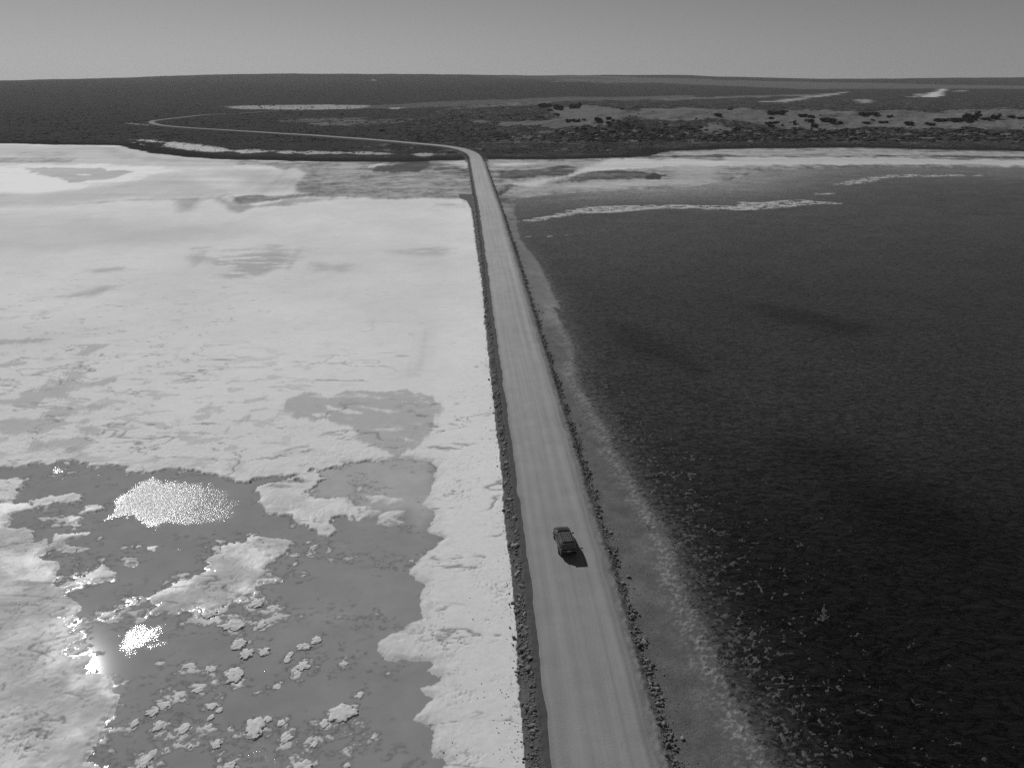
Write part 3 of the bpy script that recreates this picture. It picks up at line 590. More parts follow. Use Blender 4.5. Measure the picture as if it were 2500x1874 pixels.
# pale bare patches in the front scrub belt
k = (X > 0) & (Y > 640) & (Y < 720)
m = k * sst(0.22, 0.30, fbm(X / 10, Y / 16, 4, 171)); alb = alb * (1 - m) + A(108) * m
def track(pts, wd, val):
    global alb
    d, _ = linesd(pts, X, Y, wd * 3); m = sst(wd, wd * 0.5, np.abs(d)) * 0.9; alb = alb * (1 - m) + A(val) * m
track(Z7([(1050, 480), (1120, 470), (1200, 458), (1290, 440), (1350, 422)]), 4.0, 105)
track(Z6([(1410, 316), (1600, 302), (1800, 298)]), 7.0, 95)
track(Z6([(775, 374), (850, 382), (900, 386)]), 6.0, 120)
track(Z7([(900, 495), (1100, 487), (1250, 485), (1400, 492), (1500, 500)]), 4.0, 84)
track(Q3([(0, 0), (10, 1)]) + 1e6, 3.0, 80)
# shore fringe: dark samphire along the far waterline
fr_ = sst(0, 3, dland) * sst(34, 14, dland + wl * 8)
sal = sst(A(120), A(150), alb)
alb = alb * (1 - fr_ * (1 - sal)) + A(48) * fr_ * (1 - sal)
alb = keepa * (1 - lm) + alb * lm
# causeway flanks
m = (mudL & ~onroad); alb = np.where(m, A(66) * (1 + 0.25 * w3), alb)
bk = (edge_off > -0.5) & (edge_off < toe) & (ARC < A_SHORE + 30)
alb = np.where(bk, np.where(left, A(72), A(104)) * (1 + 0.25 * w3 + 0.2 * w2), alb)
bk2 = (edge_off > -0.5) & (edge_off < 3.5) & (ARC >= A_SHORE + 30)
alb = np.where(bk2, A(70), alb)
alb = np.clip(alb, 0.012, 0.85)

rough = np.full(NV, 0.85, np.float32)
wetz = left * np.maximum(sst(1.4, 0.1, dpn) * 0.25, ((X < -18) & (Y < 78)) * sst(-0.3, 0.3, nF) * 0.55) * (dp > -40)
rough = rough - 0.55 * np.clip(wetz, 0, 1)
rough = np.where(left & (dpn > 0) & (dpn < 0.42 + 0.5 * w3) & (Y < 66) & (X < -24), 0.17, rough)
# ------------------------------------------------------------------ ground objects
ii = np.arange(NV, dtype=np.int32).reshape(nr, ncol)
quads = np.stack([ii[:-1, :-1], ii[:-1, 1:], ii[1:, 1:], ii[1:, :-1]], -1).reshape(-1, 4)
q0 = quads[:, 0]
V = np.stack([X, Y, z], 1)
cls = np.where(dland[q0] > 0, np.where(Y[q0] > 1900, 4, 3), np.where(left[q0], 0, 1))
cls = np.where((edge_off[q0] < 1.6) & (ARC[q0] < A_SHORE), 2, cls)
M_salt = ground_mat('salt_crust', 0.85, 0.16, 5.0, 0.35, 0.007, 0.35, stretch=(1, 1.5, 1))
wetlink(M_salt)
M_mud = ground_mat('dark_mud', 0.9, 0.50, 6.0, 0.4, 0.09, 0.3, speck=0.35)
M_bank = ground_mat('bank_gravel', 0.95, 0.35, 7.0, 0.8, 0.06, 0.2, speck=0.35)
M_land = ground_mat('scrub_soil', 1.0, 0.30, 0.25, 0.03, 0.3, 0.0, (1, 0.6, 1))
M_hill = ground_mat('heath', 1.0, 0.22, 0.05, 0.006, 1.0, 0.0, (1, 0.5, 1))
names = [('salt_flat', M_salt, 'pale cracked salt flat left of the causeway'), ('mud_flat', M_mud, 'dark gravelly mud shore right of the causeway'),
         ('causeway_bank', M_bank, 'dark gravel bank that carries the road between the lakes'), ('scrubland', M_land, 'dark low scrubland and sand dunes beyond the lakes'), ('hills', M_hill, 'long low heath hills on the horizon')]
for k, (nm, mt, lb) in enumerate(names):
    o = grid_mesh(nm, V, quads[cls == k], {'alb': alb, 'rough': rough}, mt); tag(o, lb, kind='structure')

# water sheets, cut where the bed lies below them
cellmin = np.minimum.reduce([z[quads[:, i]] for i in range(4)])
lw = (cellmin < 0.02) & left[q0] & (dp[q0] > -3) & (dland[q0] < -20)
rw = (cellmin < 0.02) & ~left[q0] & (dr[q0] > -2.5)
depth = np.clip(-z, 0, 1)
ripA = np.zeros(NV, np.float32)
for q, s in ((TA([(560, 355), (600, 250), (680, 190), (800, 130), (880, 150), (1000, 150), (1200, 180), (1260, 260), (1300, 300), (1150, 395), (990, 400), (880, 390), (800, 425), (730, 380), (640, 340)]), 1.0),
             (TA([(610, 1000), (680, 920), (740, 900), (890, 895), (800, 990), (870, 1005), (760, 1045), (640, 1040)]), 0.6), (TA([(215, 90), (260, 85), (330, 70), (330, 110), (280, 145), (360, 130), (340, 160), (270, 130)]), 1.0), (TA([(510, 130), (580, 120), (570, 140), (530, 150)]), 1.0), (TA([(380, 140), (470, 140), (460, 155)]), .8),
             (TA([(830, 560), (900, 520), (960, 465), (990, 480), (940, 530), (860, 560)]), .7), (TB([(380, 785), (510, 790), (590, 830), (440, 820)]), 1.0),
             (TA([(1290, 1640), (1330, 1540), (1420, 1460), (1500, 1560), (1600, 1640), (1560, 1760), (1300, 1760)]), 0.6), (TA([(1390, 1150), (1480, 1110), (1490, 1150)]), .9), (TB([(0, 1500), (100, 1460), (200, 1580), (60, 1700), (-40, 1600)]), 0.6)):
    d = polysd(q, X, Y, 4); ripA = np.maximum(ripA, s * sst(-0.8, 1.6, d + w2 * 1.3 + w3 * 0.6))
core = sst(9, 1, np.hypot(X - G(330, 1235)[0], (Y - G(330, 1235)[1]) * 0.9)); ripA = ripA * (1 + 0.7 * core)
m, n, p = node_mat('murky_brine')
at = N(n, 'ShaderNodeAttribute', attribute_name='depth'); rp = N(n, 'ShaderNodeAttribute', attribute_name='rip'); ab = N(n, 'ShaderNodeAttribute', attribute_name='walb')
v = mapped(n)
n.links.new(math_(n, 'MULTIPLY', ab.outputs['Fac'], math_(n, 'MULTIPLY_ADD', noise_(n, v, 0.5, 5, 0.6), 0.12, 0.94)), p.inputs['Base Color'])
p.inputs['IOR'].default_value = 1.34; p.inputs['Coat Weight'].default_value = 0.018; p.inputs['Coat Roughness'].default_value = 0.12; p.inputs['Coat IOR'].default_value = 1.34
n.links.new(math_(n, 'MULTIPLY_ADD', rp.outputs['Fac'], 0.13, 0.02), p.inputs['Roughness'])
b1 = n.nodes.new('ShaderNodeBump'); b1.inputs['Strength'].default_value = 1.0
n.links.new(math_(n, 'MULTIPLY_ADD', rp.outputs['Fac'], 0.024, 0.0005), b1.inputs['Distance'])
n.links.new(noise_(n, mapped(n, (1, 1.3, 1), 0.6), 7.0, 2, 0.5, 0.4), b1.inputs['Height']); n.links.new(b1.outputs[0], p.inputs['Normal'])
M_brine = m
walbL = A(131) * (1 + 0.05 * w1)
up = sst(0.0, 3.0, polysd(TB([(330, 60), (980, 40), (990, 330), (900, 400), (860, 300), (700, 320), (500, 290), (330, 230)]), X, Y, 4) + 1.5)
walbL = walbL * (1 - up) + A(158) * up
walbL = walbL * (1 - 0.10 * sst(60, 40, Y)) * (1 - 0.34 * sst(-0.24, -0.06, pk) * sst(-0.25, 0.15, fine)) * (1 + 0.20 * rag)
wz = np.zeros(NV, np.float32)
VW = np.stack([X, Y, wz], 1)
o = grid_mesh('pond_water', VW, quads[lw], {'depth': depth, 'rip': ripA, 'walb': walbL}, M_brine); tag(o, 'shallow grey brine pond with sun glitter in the salt flat', kind='structure')

m, n, p = node_mat('dark_brine')
ab = N(n, 'ShaderNodeAttribute', attribute_name='walb'); v = mapped(n, (0.55, 1, 1), 0.15)
wk = math_(n, 'ABSOLUTE', math_(n, 'SUBTRACT', noise_(n, v, 0.75, 6, 0.62, 0.5), 0.5), None); mr = n.nodes.new('ShaderNodeMapRange'); mr.inputs[1].default_value = 0.0; mr.inputs[2].default_value = 0.05; mr.inputs[3].default_value = 0.35; mr.inputs[4].default_value = 1.12
n.links.new(wk, mr.inputs[0])  # dark wrinkle lines: shadow lines of the crust painted into the colour
n.links.new(math_(n, 'MULTIPLY', math_(n, 'MULTIPLY', ab.outputs['Fac'], mr.outputs[0]), math_(n, 'MULTIPLY_ADD', noise_(n, v, 2.3, 5, 0.7), 1.0, 0.5)), p.inputs['Base Color'])
n.links.new(math_(n, 'MULTIPLY', mr.outputs[0], 0.42), p.inputs['Specular IOR Level'])
p.inputs['IOR'].default_value = 1.34; p.inputs['Roughness'].default_value = 0.32; p.inputs['Specular IOR Level'].default_value = 0.35
b1 = n.nodes.new('ShaderNodeBump'); b1.inputs['Strength'].default_value = 1.0; b1.inputs['Distance'].default_value = 0.22
n.links.new(noise_(n, v, 0.9, 6, 0.62, 0.6), b1.inputs['Height']); n.links.new(b1.outputs[0], p.inputs['Normal'])
wr = 0.005 + 0.022 * sst(60, 110, Y) + 0.014 * sst(130, 230, Y) + A(78) * 0.62 * np.exp(-np.maximum(drn + 0.4 * w1, 0) / 2.2) * sst(500, 200, Y) + A(60) * sst(170, 420, Y) * 0.5  # lighter with distance: sky reflection painted into base colour; shore term is shallows
dk = polysd(T(0, 0, 1, [(2060, 1180), (2250, 1190), (2380, 1270), (2400, 1340), (2280, 1350), (2150, 1290), (2080, 1230)]), X, Y, 9); wr = wr * (1 - 0.7 * sst(-6, 4, dk))
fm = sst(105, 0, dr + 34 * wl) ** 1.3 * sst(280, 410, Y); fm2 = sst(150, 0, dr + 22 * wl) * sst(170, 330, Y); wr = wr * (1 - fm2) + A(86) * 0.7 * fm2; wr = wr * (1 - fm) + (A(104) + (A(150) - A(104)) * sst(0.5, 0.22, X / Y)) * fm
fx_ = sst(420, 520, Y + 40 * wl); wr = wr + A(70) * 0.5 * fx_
stR = fbm(X / 16, Y / 7, 6, 197, 0.72)
for q in ([(2060 - 220 * 1, 745), (1930, 755), (2120, 800), (2080, 815), (1900, 775)], [(1520, 800), (1640, 860), (1700, 900), (1560, 860)], [(1930, 1090), (2080, 1110), (2060, 1140), (1960, 1120)]):
    wr = wr * (1 - 0.6 * sst(-7, 3, polysd(T(0, 0, 1, q), X, Y, 9)))
wr = wr * (1 + 0.30 * wl + 0.25 * w1 + 0.7 * pat + 0.5 * stR * sst(150, 300, Y))
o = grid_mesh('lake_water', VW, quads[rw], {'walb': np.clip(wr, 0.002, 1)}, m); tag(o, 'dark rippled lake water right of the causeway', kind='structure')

# ------------------------------------------------------------------ road surface
m, n, p = node_mat('graded_gravel')
uv = N(n, 'ShaderNodeAttribute', attribute_name='across'); al = N(n, 'ShaderNodeAttribute', attribute_name='along')
cmb = n.nodes.new('ShaderNodeCombineXYZ'); n.links.new(uv.outputs['Fac'], cmb.inputs[0]); n.links.new(math_(n, 'MULTIPLY', al.outputs['Fac'], 0.012), cmb.inputs[1])
s1 = noise_(n, cmb.outputs[0], 1.3, 5, 0.65); s2 = noise_(n, mapped(n), 0.35, 4, 0.6); s3 = noise_(n, mapped(n), 12, 3, 0.6)
ed = N(n, 'ShaderNodeAttribute', attribute_name='edge')
c = math_(n, 'ADD', math_(n, 'MULTIPLY_ADD', math_(n, 'SUBTRACT', s1, 0.5), 0.19, 0.305), math_(n, 'MULTIPLY', math_(n, 'SUBTRACT', s2, 0.5), 0.12))
c = math_(n, 'ADD', c, math_(n, 'MULTIPLY', math_(n, 'SUBTRACT', s3, 0.5), 0.05))
pit = math_(n, 'GREATER_THAN', noise_(n, mapped(n), 0.9, 3, 0.75), 0.71)
c = math_(n, 'SUBTRACT', c, math_(n, 'MULTIPLY', pit, 0.045))
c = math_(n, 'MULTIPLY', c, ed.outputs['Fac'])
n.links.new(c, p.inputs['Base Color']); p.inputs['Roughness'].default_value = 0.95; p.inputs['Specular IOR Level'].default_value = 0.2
b1 = n.nodes.new('ShaderNodeBump'); b1.inputs['Distance'].default_value = 0.03; n.links.new(noise_(n, mapped(n), 5, 5, 0.6), b1.inputs['Height']); n.links.new(b1.outputs[0], p.inputs['Normal'])
M_road = m
ra = []; a = 0.0
while a < arc[-1]:
    ra.append(a); yy_ = np.interp(a, arc, cen[:, 1]); a += 0.6 if yy_ < 160 else 2.0 if yy_ < 500 else 5.0
ra = np.array(ra); rc = np.stack([np.interp(ra, arc, cen[:, 0]), np.interp(ra, arc, cen[:, 1])], 1)
rd = np.gradient(rc, axis=0); rd /= np.linalg.norm(rd, axis=1)[:, None]; nrm = np.stack([rd[:, 1], -rd[:, 0]], 1)
NA = 41; u = np.linspace(-1, 1, NA)
jit = np.stack([fbm(ra / 6, ra * 0 + 3, 4, 201, 0.6), fbm(ra / 6, ra * 0 + 9, 4, 205, 0.6)], 1) * 0.5
hwr = road_hw(ra)
off = u[None, :] * hwr[:, None] + np.where(u[None, :] < 0, -jit[:, :1], jit[:, 1:]) * np.abs(u[None, :]) ** 3
Pxy = rc[:, None, :] + nrm[:, None, :] * off[:, :, None]
rz = np.interp(ra, arc, rz_arc)
crown = 0.10 * (1 - u ** 2)[None, :] + 0.03 + 0.035 * np.exp(-((np.abs(u) - 0.93) / 0.03) ** 2)[None, :] * (0.6 + 0.8 * fbm(ra / 3, ra * 0 + 1, 2, 211))[:, None]
crown = crown - 0.10 * sst(0.97, 1.0, np.abs(u))[None, :]
tr = np.zeros(NA)
for c0 in (-0.52, -0.14, 0.18, 0.56): tr = tr + np.exp(-((u - c0) / 0.05) ** 2)
crown = crown - 0.015 * tr[None, :]
pz = np.maximum(rz[:, None], 0) + crown
rv = np.concatenate([Pxy, pz[:, :, None]], 2).reshape(-1, 3)
edg = (1 - 0.30 * np.exp(-((u + 0.955) / 0.045) ** 2) - 0.20 * np.exp(-((u - 0.86) / 0.07) ** 2) + 0.10 * np.exp(-((u - 0.70) / 0.05) ** 2) + 0.05 * tr)[None, :] * np.ones((len(ra), 1))
edg = edg * np.interp(ra, [90, 160, 260, 450, 700, 1100, 1800], [0.82, 1.04, 1.28, 1.38, 1.05, 0.68, 0.45])[:, None]  # darker near, lighter further off: forward scatter painted into the gravel colour
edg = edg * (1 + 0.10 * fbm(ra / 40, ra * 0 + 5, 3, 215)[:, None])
jj = np.arange(len(rv), dtype=np.int32).reshape(len(ra), NA)
rq = np.stack([jj[:-1, :-1], jj[:-1, 1:], jj[1:, 1:], jj[1:, :-1]], -1).reshape(-1, 4)
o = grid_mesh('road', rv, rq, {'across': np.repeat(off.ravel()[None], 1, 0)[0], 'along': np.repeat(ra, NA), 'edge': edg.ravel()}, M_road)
tag(o, 'pale graded gravel road on a causeway bending left at the far shore', kind='structure')

# ------------------------------------------------------------------ simple materials
def flat_mat(name, base, rough=0.6, metal=0.0, coat=0.0, var=0.15, scale=6.0, spec=0.5, bump=0.0):
    m, n, p = node_mat(name)
    v = mapped(n)
    f = math_(n, 'MULTIPLY_ADD', noise_(n, v, scale, 4, 0.6), 2 * var, 1 - var)
    n.links.new(math_(n, 'MULTIPLY', f, base), p.inputs['Base Color'])
    p.inputs['Roughness'].default_value = rough; p.inputs['Metallic'].default_value = metal; p.inputs['Coat Weight'].default_value = coat
    p.inputs['Specular IOR Level'].default_value = spec
    if bump:
        b = n.nodes.new('ShaderNodeBump'); b.inputs['Distance'].default_value = bump
        n.links.new(noise_(n, v, scale * 1.5, 5, 0.65), b.inputs['Height']); n.links.new(b.outputs[0], p.inputs['Normal'])
    return m
M_rock = [flat_mat('dark_rock', 0.155, 0.95, var=0.4, scale=9, bump=0.02, spec=0.2), flat_mat('pale_rock', 0.26, 0.95, var=0.35, scale=9, bump=0.02, spec=0.2)]
M_mound = flat_mat('lumpy_salt', 0.60, 0.8, var=0.22, scale=4, bump=0.03, spec=0.3)
M_bush = flat_mat('dark_foliage', 0.045, 0.95, var=0.5, scale=0.8, spec=0.1)
M_wood = flat_mat('dead_wood', 0.05, 0.9, var=0.3, scale=8)

def mesh_np(name, v, f, mat, smooth=False):
    me = bpy.data.meshes.new(name); me.from_pydata([tuple(a) for a in v], [], [tuple(a) for a in f]); me.materials.append(mat)
    if smooth: me.polygons.foreach_set('use_smooth', np.ones(len(me.polygons), bool))
    me.update(); return me
def ico(sub):
    bm = bmesh.new(); bmesh.ops.create_icosphere(bm, subdivisions=sub, radius=1.0)
    v = np.array([a.co[:] for a in bm.verts]); f = np.array([[a.index for a in g.verts] for g in bm.faces]); bm.free()
    return v, f
I1 = ico(1); I2 = ico(2); I3 = ico(3); I4 = ico(4)
def lumpy(base, seed, amp, fr, sq=(1, 1, 1), cut=0.0):
    v, f = base; r = np.random.default_rng(seed)
    p = v.copy()
    o = r.random(3) * 50
    k = 1 + amp * (fbm(p[:, 0] * fr + o[0] + p[:, 2] * 1.7, p[:, 1] * fr + o[1] - p[:, 2] * 1.3, 4, seed % 90, 0.6)) * 2
    p = p * k[:, None]
    for _ in range(10):                         # knock flat faces into it
        d = r.normal(size=3); d /= np.linalg.norm(d); h = r.uniform(0.42, 0.85)
        t = p @ d - h; p = p - np.where(t > 0, t * (1 - cut), 0)[:, None] * d * (0.85 if cut < 1 else 0)
    return p * np.array(sq), f

# terrain height lookup on the grid
def zat(x, y):
    i = int(np.clip(np.searchsorted(rows, y) - 1, 0, nr - 2)); h = 0.86 * max(rows[i], 20) + 22
    j = int(np.clip(np.searchsorted(t_cols, x / h) - 1, 0, ncol - 2))
    fy = (y - rows[i]) / (rows[i + 1] - rows[i]); fx = np.clip((x / h - t_cols[j]) / (t_cols[j + 1] - t_cols[j]), 0, 1)
    Z = z2
    return float((Z[i, j] * (1 - fx) + Z[i, j + 1] * fx) * (1 - fy) + (Z[i + 1, j] * (1 - fx) + Z[i + 1, j + 1] * fx) * fy)
t_cols = t; z2 = z.reshape(nr, ncol)

# ------------------------------------------------------------------ the car
def bm_obj(name, bm, mat, parent, smooth=False, bevel=0):
    if bevel: bmesh.ops.bevel(bm, geom=bm.edges[:], offset=bevel, segments=2, affect='EDGES', profile=0.5)
    me = bpy.data.meshes.new(name); bm.to_mesh(me); bm.free(); me.materials.append(mat)
    if smooth: me.polygons.foreach_set('use_smooth', np.ones(len(me.polygons), bool))
    o = bpy.data.objects.new(name, me); C.objects.link(o); o.parent = parent; return o
def box(bm, cx, cy, cz, sx, sy, sz, rot=None):
    m = Matrix.Translation((cx, cy, cz)) @ (rot.to_matrix().to_4x4() if rot else Matrix()) @ Matrix.Diagonal((sx, sy, sz, 1))
    bmesh.ops.create_cube(bm, size=1, matrix=m)
def cyl(bm, c, axis, r, h, seg=24):
    q = Vector((0, 0, 1)).rotation_difference(Vector(axis)).to_matrix().to_4x4()
    bmesh.ops.create_cone(bm, cap_ends=True, segments=seg, radius1=r, radius2=r, depth=h, matrix=Matrix.Translation(c) @ q)
M_paint = flat_mat('dark_car_paint', 0.035, 0.28, metal=0.3, coat=0.6, var=0.05)
M_glass = flat_mat('tinted_glass', 0.008, 0.06, var=0.0, spec=0.6)
M_black = flat_mat('black_trim', 0.02, 0.6, var=0.1)
M_tyre = flat_mat('tyre_rubber', 0.025, 0.9, var=0.2)
M_rim = flat_mat('alloy', 0.45, 0.3, metal=0.9, var=0.05)
M_slat = flat_mat('rack_bar', 0.30, 0.35, metal=0.6, var=0.05)
M_lamp = flat_mat('lamp_glass', 0.10, 0.1, var=0.05)
M_plate = flat_mat('plate_white', 0.5, 0.5, var=0.03)

car = bpy.data.objects.new('car', None); C.objects.link(car)
tag(car, 'dark station wagon with a slatted roof rack driving along the gravel causeway', 'car')
# lower body: sections front (+y) to rear
def section(y, hw, zb, zs, zt, crown):
    pts = [(0, zb), (hw * 0.80, zb), (hw * 0.97, zb + 0.10), (hw, zs * 0.55 + zb * 0.45), (hw * 0.985, zs), (hw * 0.93, zt - 0.05), (hw * 0.82, zt), (hw * 0.45, zt + crown * 0.8), (0, zt + crown)]
    full = [(x, y, zz) for x, zz in pts] + [(-x, y, zz) for x, zz in pts[-2:0:-1]]
    return full
ST = [(2.36, 0.60, 0.42, 0.60, 0.68, 0.01), (2.30, 0.76, 0.32, 0.66, 0.80, 0.02), (2.15, 0.86, 0.26, 0.74, 0.90, 0.04), (1.85, 0.915, 0.24, 0.80, 0.96, 0.06), (1.40, 0.93, 0.24, 0.84, 1.00, 0.07), (0.98, 0.93, 0.24, 0.86, 1.04, 0.06),
      (0.70, 0.93, 0.24, 0.87, 1.06, 0.02), (0.0, 0.935, 0.24, 0.88, 1.07, 0.0), (-1.0, 0.935, 0.24, 0.90, 1.09, 0.0), (-1.7, 0.925, 0.26, 0.92, 1.11, 0.0), (-2.10, 0.90, 0.30, 0.92, 1.11, 0.0), (-2.28, 0.87, 0.36, 0.88, 1.06, 0.0), (-2.36, 0.82, 0.44, 0.80, 0.98, 0.0)]
bm = bmesh.new(); loops = []
for s in ST: loops.append([bm.verts.new(v) for v in section(*s)])
for a, b in zip(loops[:-1], loops[1:]):
    for i in range(len(a)): bm.faces.new((a[i], a[(i + 1) % len(a)], b[(i + 1) % len(a)], b[i]))
bm.faces.new(loops[0][::-1]); bm.faces.new(loops[-1]); bmesh.ops.recalc_face_normals(bm, faces=bm.faces[:])
bm_obj('body', bm, M_paint, car, True)
# cabin: belt ring to roof ring
def ring(zb, pts, hw): return pts
belt = [(0.78, 1.00), (0.70, 1.065), (-2.24, 1.085)]
CB = [  # y, half width, z for base and for roof, front to rear
    ((0.92, 0.76, 1.05), (0.02, 0.60, 1.62)), ((0.62, 0.86, 1.06), (-0.10, 0.655, 1.665)), ((-0.15, 0.875, 1.07), (-0.55, 0.68, 1.695)), ((-1.10, 0.875, 1.085), (-1.20, 0.68, 1.70)), ((-1.95, 0.86, 1.095), (-1.85, 0.66, 1.68)), ((-2.28, 0.80, 1.07), (-2.06, 0.60, 1.64))]
bm = bmesh.new(); R_, L_ = [], []
for (y0, x0, z0), (y1, x1, z1) in CB:
    col = lambda s: [bm.verts.new((s * x0, y0, z0)), bm.verts.new((s * (x0 * 0.35 + x1 * 0.65 + 0.035), y0 * 0.35 + y1 * 0.65, z0 * 0.35 + z1 * 0.65)), bm.verts.new((s * x1, y1, z1)), bm.verts.new((s * x1 * 0.8, y1 - (0.02 if y1 > -1 else -0.02), z1 + 0.035))]
    R_.append(col(1)); L_.append(col(-1))
for S in (R_, L_):
    for a, b in zip(S[:-1], S[1:]):
        for i in range(3): bm.faces.new((a[i], a[i + 1], b[i + 1], b[i]))
for r_, l_ in ((R_[0], L_[0]), (R_[-1], L_[-1])):
    for i in range(3): bm.faces.new((r_[i], r_[i + 1], l_[i + 1], l_[i]))
for a, b, c_, d_ in zip(R_[:-1], R_[1:], L_[1:], L_[:-1]): bm.faces.new((a[3], b[3], c_[3], d_[3]))
bmesh.ops.recalc_face_normals(bm, faces=bm.faces[:])
bm_obj('roof', bm, M_paint, car)
def quad_pane(name, pts, push, label=None):
    bm = bmesh.new(); P4 = [Vector(p) for p in pts]
    nn = (P4[1] - P4[0]).cross(P4[2] - P4[0]).normalized()
    if nn.dot(Vector(push)) < 0: nn = -nn
    a = [bm.verts.new(p + nn * 0.012) for p in P4]; b = [bm.verts.new(p - nn * 0.01) for p in P4]
    bm.faces.new(a); bm.faces.new(b[::-1])
    k = len(a)
    for i in range(k): bm.faces.new((a[i], a[(i + 1) % k], b[(i + 1) % k], b[i]))
    bmesh.ops.recalc_face_normals(bm, faces=bm.faces[:])
    return bm_obj(name, bm, M_glass, car)
quad_pane('windscreen', [(-0.66, 0.84, 1.10), (0.66, 0.84, 1.10), (0.56, 0.075, 1.60), (-0.56, 0.075, 1.60)], (0, 1, 1))
quad_pane('rear_window', [(-0.70, -2.265, 1.12), (0.70, -2.265, 1.12), (0.56, -2.105, 1.58), (-0.56, -2.105, 1.58)], (0, -1, 0.5))
for s in (-1, 1):
    for (y0, y1, y2, y3) in ((0.42, -0.42, -0.52, -0.02), (-0.50, -1.28, -1.30, -0.58), (-1.38, -2.02, -1.86, -1.38)):
        xb = 0.868; xt = 0.705
        quad_pane('side_window', [(s * xb, y0, 1.12), (s * xb, y1, 1.12), (s * xt, y2, 1.60), (s * xt, y3, 1.60)], (s, 0, 0.3))
# bonnet with centre ridge, bumpers, lights
bm = bmesh.new()
for i, (y, hw, zz) in enumerate([(2.16, 0.66, 0.965), (1.7, 0.74, 1.035), (1.05, 0.76, 1.09)]):
    pass
V3 = []
for y, hw, zz in [(2.18, 0.62, 0.945), (1.85, 0.72, 1.02), (1.4, 0.76, 1.065), (0.98, 0.76, 1.105)]:
    V3.append([bm.verts.new((x * hw, y - 0.06 * abs(x) ** 2, zz - 0.05 * x * x + (0.018 if abs(x) < 0.45 and abs(x) > 0.3 else 0))) for x in (-1, -0.7, -0.4, 0, 0.4, 0.7, 1)])
for a, b in zip(V3[:-1], V3[1:]):
    for i in range(6): bm.faces.new((a[i], a[i + 1], b[i + 1], b[i]))
bmesh.ops.recalc_face_normals(bm, faces=bm.faces[:]); bmesh.ops.solidify(bm, geom=bm.faces[:], thickness=0.02)
bm_obj('bonnet', bm, M_paint, car, True)
bm = bmesh.new(); box(bm, 0, -2.36, 0.56, 1.70, 0.16, 0.26); bm_obj('rear_bumper', bm, M_black, car, False, 0.04)
bm = bmesh.new(); box(bm, 0, 2.34, 0.48, 1.50, 0.16, 0.24); bm_obj('front_bumper', bm, M_black, car, False, 0.04)
bm = bmesh.new(); box(bm, 0, 2.385, 0.68, 0.86, 0.05, 0.14); bm_obj('grille', bm, M_black, car)
bm = bmesh.new(); box(bm, 0, -2.375, 0.88, 0.37, 0.02, 0.13); bm_obj('number_plate', bm, M_plate, car)
bm = bmesh.new(); box(bm, 0, -2.12, 1.66, 1.20, 0.26, 0.035); bm_obj('rear_spoiler', bm, M_paint, car, False, 0.01)
for s in (-1, 1):
    bm = bmesh.new(); box(bm, s * 0.80, -2.26, 0.98, 0.17, 0.16, 0.34); bm_obj('tail_light', bm, M_lamp, car, False, 0.02)
    bm = bmesh.new(); box(bm, s * 0.66, 2.22, 0.74, 0.30, 0.18, 0.15, Euler((0, 0, -s * 0.35))); bm_obj('headlight', bm, M_lamp, car, False, 0.02)
    bm = bmesh.new(); box(bm, s * 1.02, 0.52, 1.16, 0.20, 0.10, 0.15); box(bm, s * 0.92, 0.54, 1.12, 0.12, 0.05, 0.05)
    o = bm_obj('wing_mirror', bm, M_paint, car, False, 0.015)
    bm = bmesh.new(); box(bm, s * 1.02, 0.463, 1.16, 0.17, 0.012, 0.12); g_ = bm_obj('mirror_glass', bm, M_rim, o)
    for y in (0.25, -0.62):
        bm = bmesh.new(); box(bm, s * 0.94, y - 0.6, 0.92, 0.03, 0.18, 0.03); bm_obj('door_handle', bm, M_rim, car)
    for y in (1.42, -1.36):
        bm = bmesh.new(); cyl(bm, (s * 0.84, y, 0.34), (1, 0, 0), 0.345, 0.24); tw = bm_obj('wheel', bm, M_tyre, car, True)
        bm = bmesh.new(); cyl(bm, (s * 0.963, y, 0.34), (1, 0, 0), 0.22, 0.02, 16)
        for k in range(5):
            a_ = k * 2 * math.pi / 5; box(bm, s * 0.975, y + 0.11 * math.cos(a_), 0.34 + 0.11 * math.sin(a_), 0.015, 0.2, 0.045, Euler((a_, 0, 0)))
        bm_obj('rim', bm, M_rim, tw)
        bm = bmesh.new()
        for k in range(9):
            a_ = math.pi * k / 8; box(bm, s * 0.945, y + 0.40 * math.cos(a_), 0.34 + 0.40 * math.sin(a_), 0.05, 0.06, 0.17, Euler((a_, 0, 0)))
        bm_obj('wheel_arch', bm, M_black, car)
rack = None
bm = bmesh.new()
for s in (-1, 1): box(bm, s * 0.56, -0.98, 1.80, 0.045, 1.75, 0.045)
for y in (-0.12, -0.70, -1.28, -1.84): box(bm, 0, y, 1.79, 1.12, 0.05, 0.03)
for s in (-1, 1):
    for y in (-0.3, -0.98, -1.7): box(bm, s * 0.56, y, 1.745, 0.04, 0.06, 0.09)
rack = bm_obj('roof_rack', bm, M_black, car)
for x in (-0.42, -0.25, -0.08, 0.08, 0.25, 0.42):
    bm = bmesh.new(); box(bm, x, -0.98, 1.822, 0.055, 1.70, 0.022); bm_obj('slat', bm, M_slat, rack)
for y in (0.12, -1.95):
    bm = bmesh.new(); cyl(bm, (0.66 if y > 0 else 0.5, y + 0.5 if y > 0 else y, 1.45 if y > 0 else 1.85), (0.25, 0, 1), 0.012, 0.75 if y > 0 else 0.45, 8); bm_obj('antenna', bm, M_black, car)
pc = G(1378, 1330, HR + 0.1)
ca = float(arc[np.argmin(np.abs(cen[:, 1] - pc[1]))]); _, cdir = road_at(ca)
car.location = (pc[0], pc[1], HR + 0.115); car.rotation_euler = (0, 0, math.atan2(-cdir[0], cdir[1]) + R(3.5)); car.scale = (1.05, 1.03, 1.03)

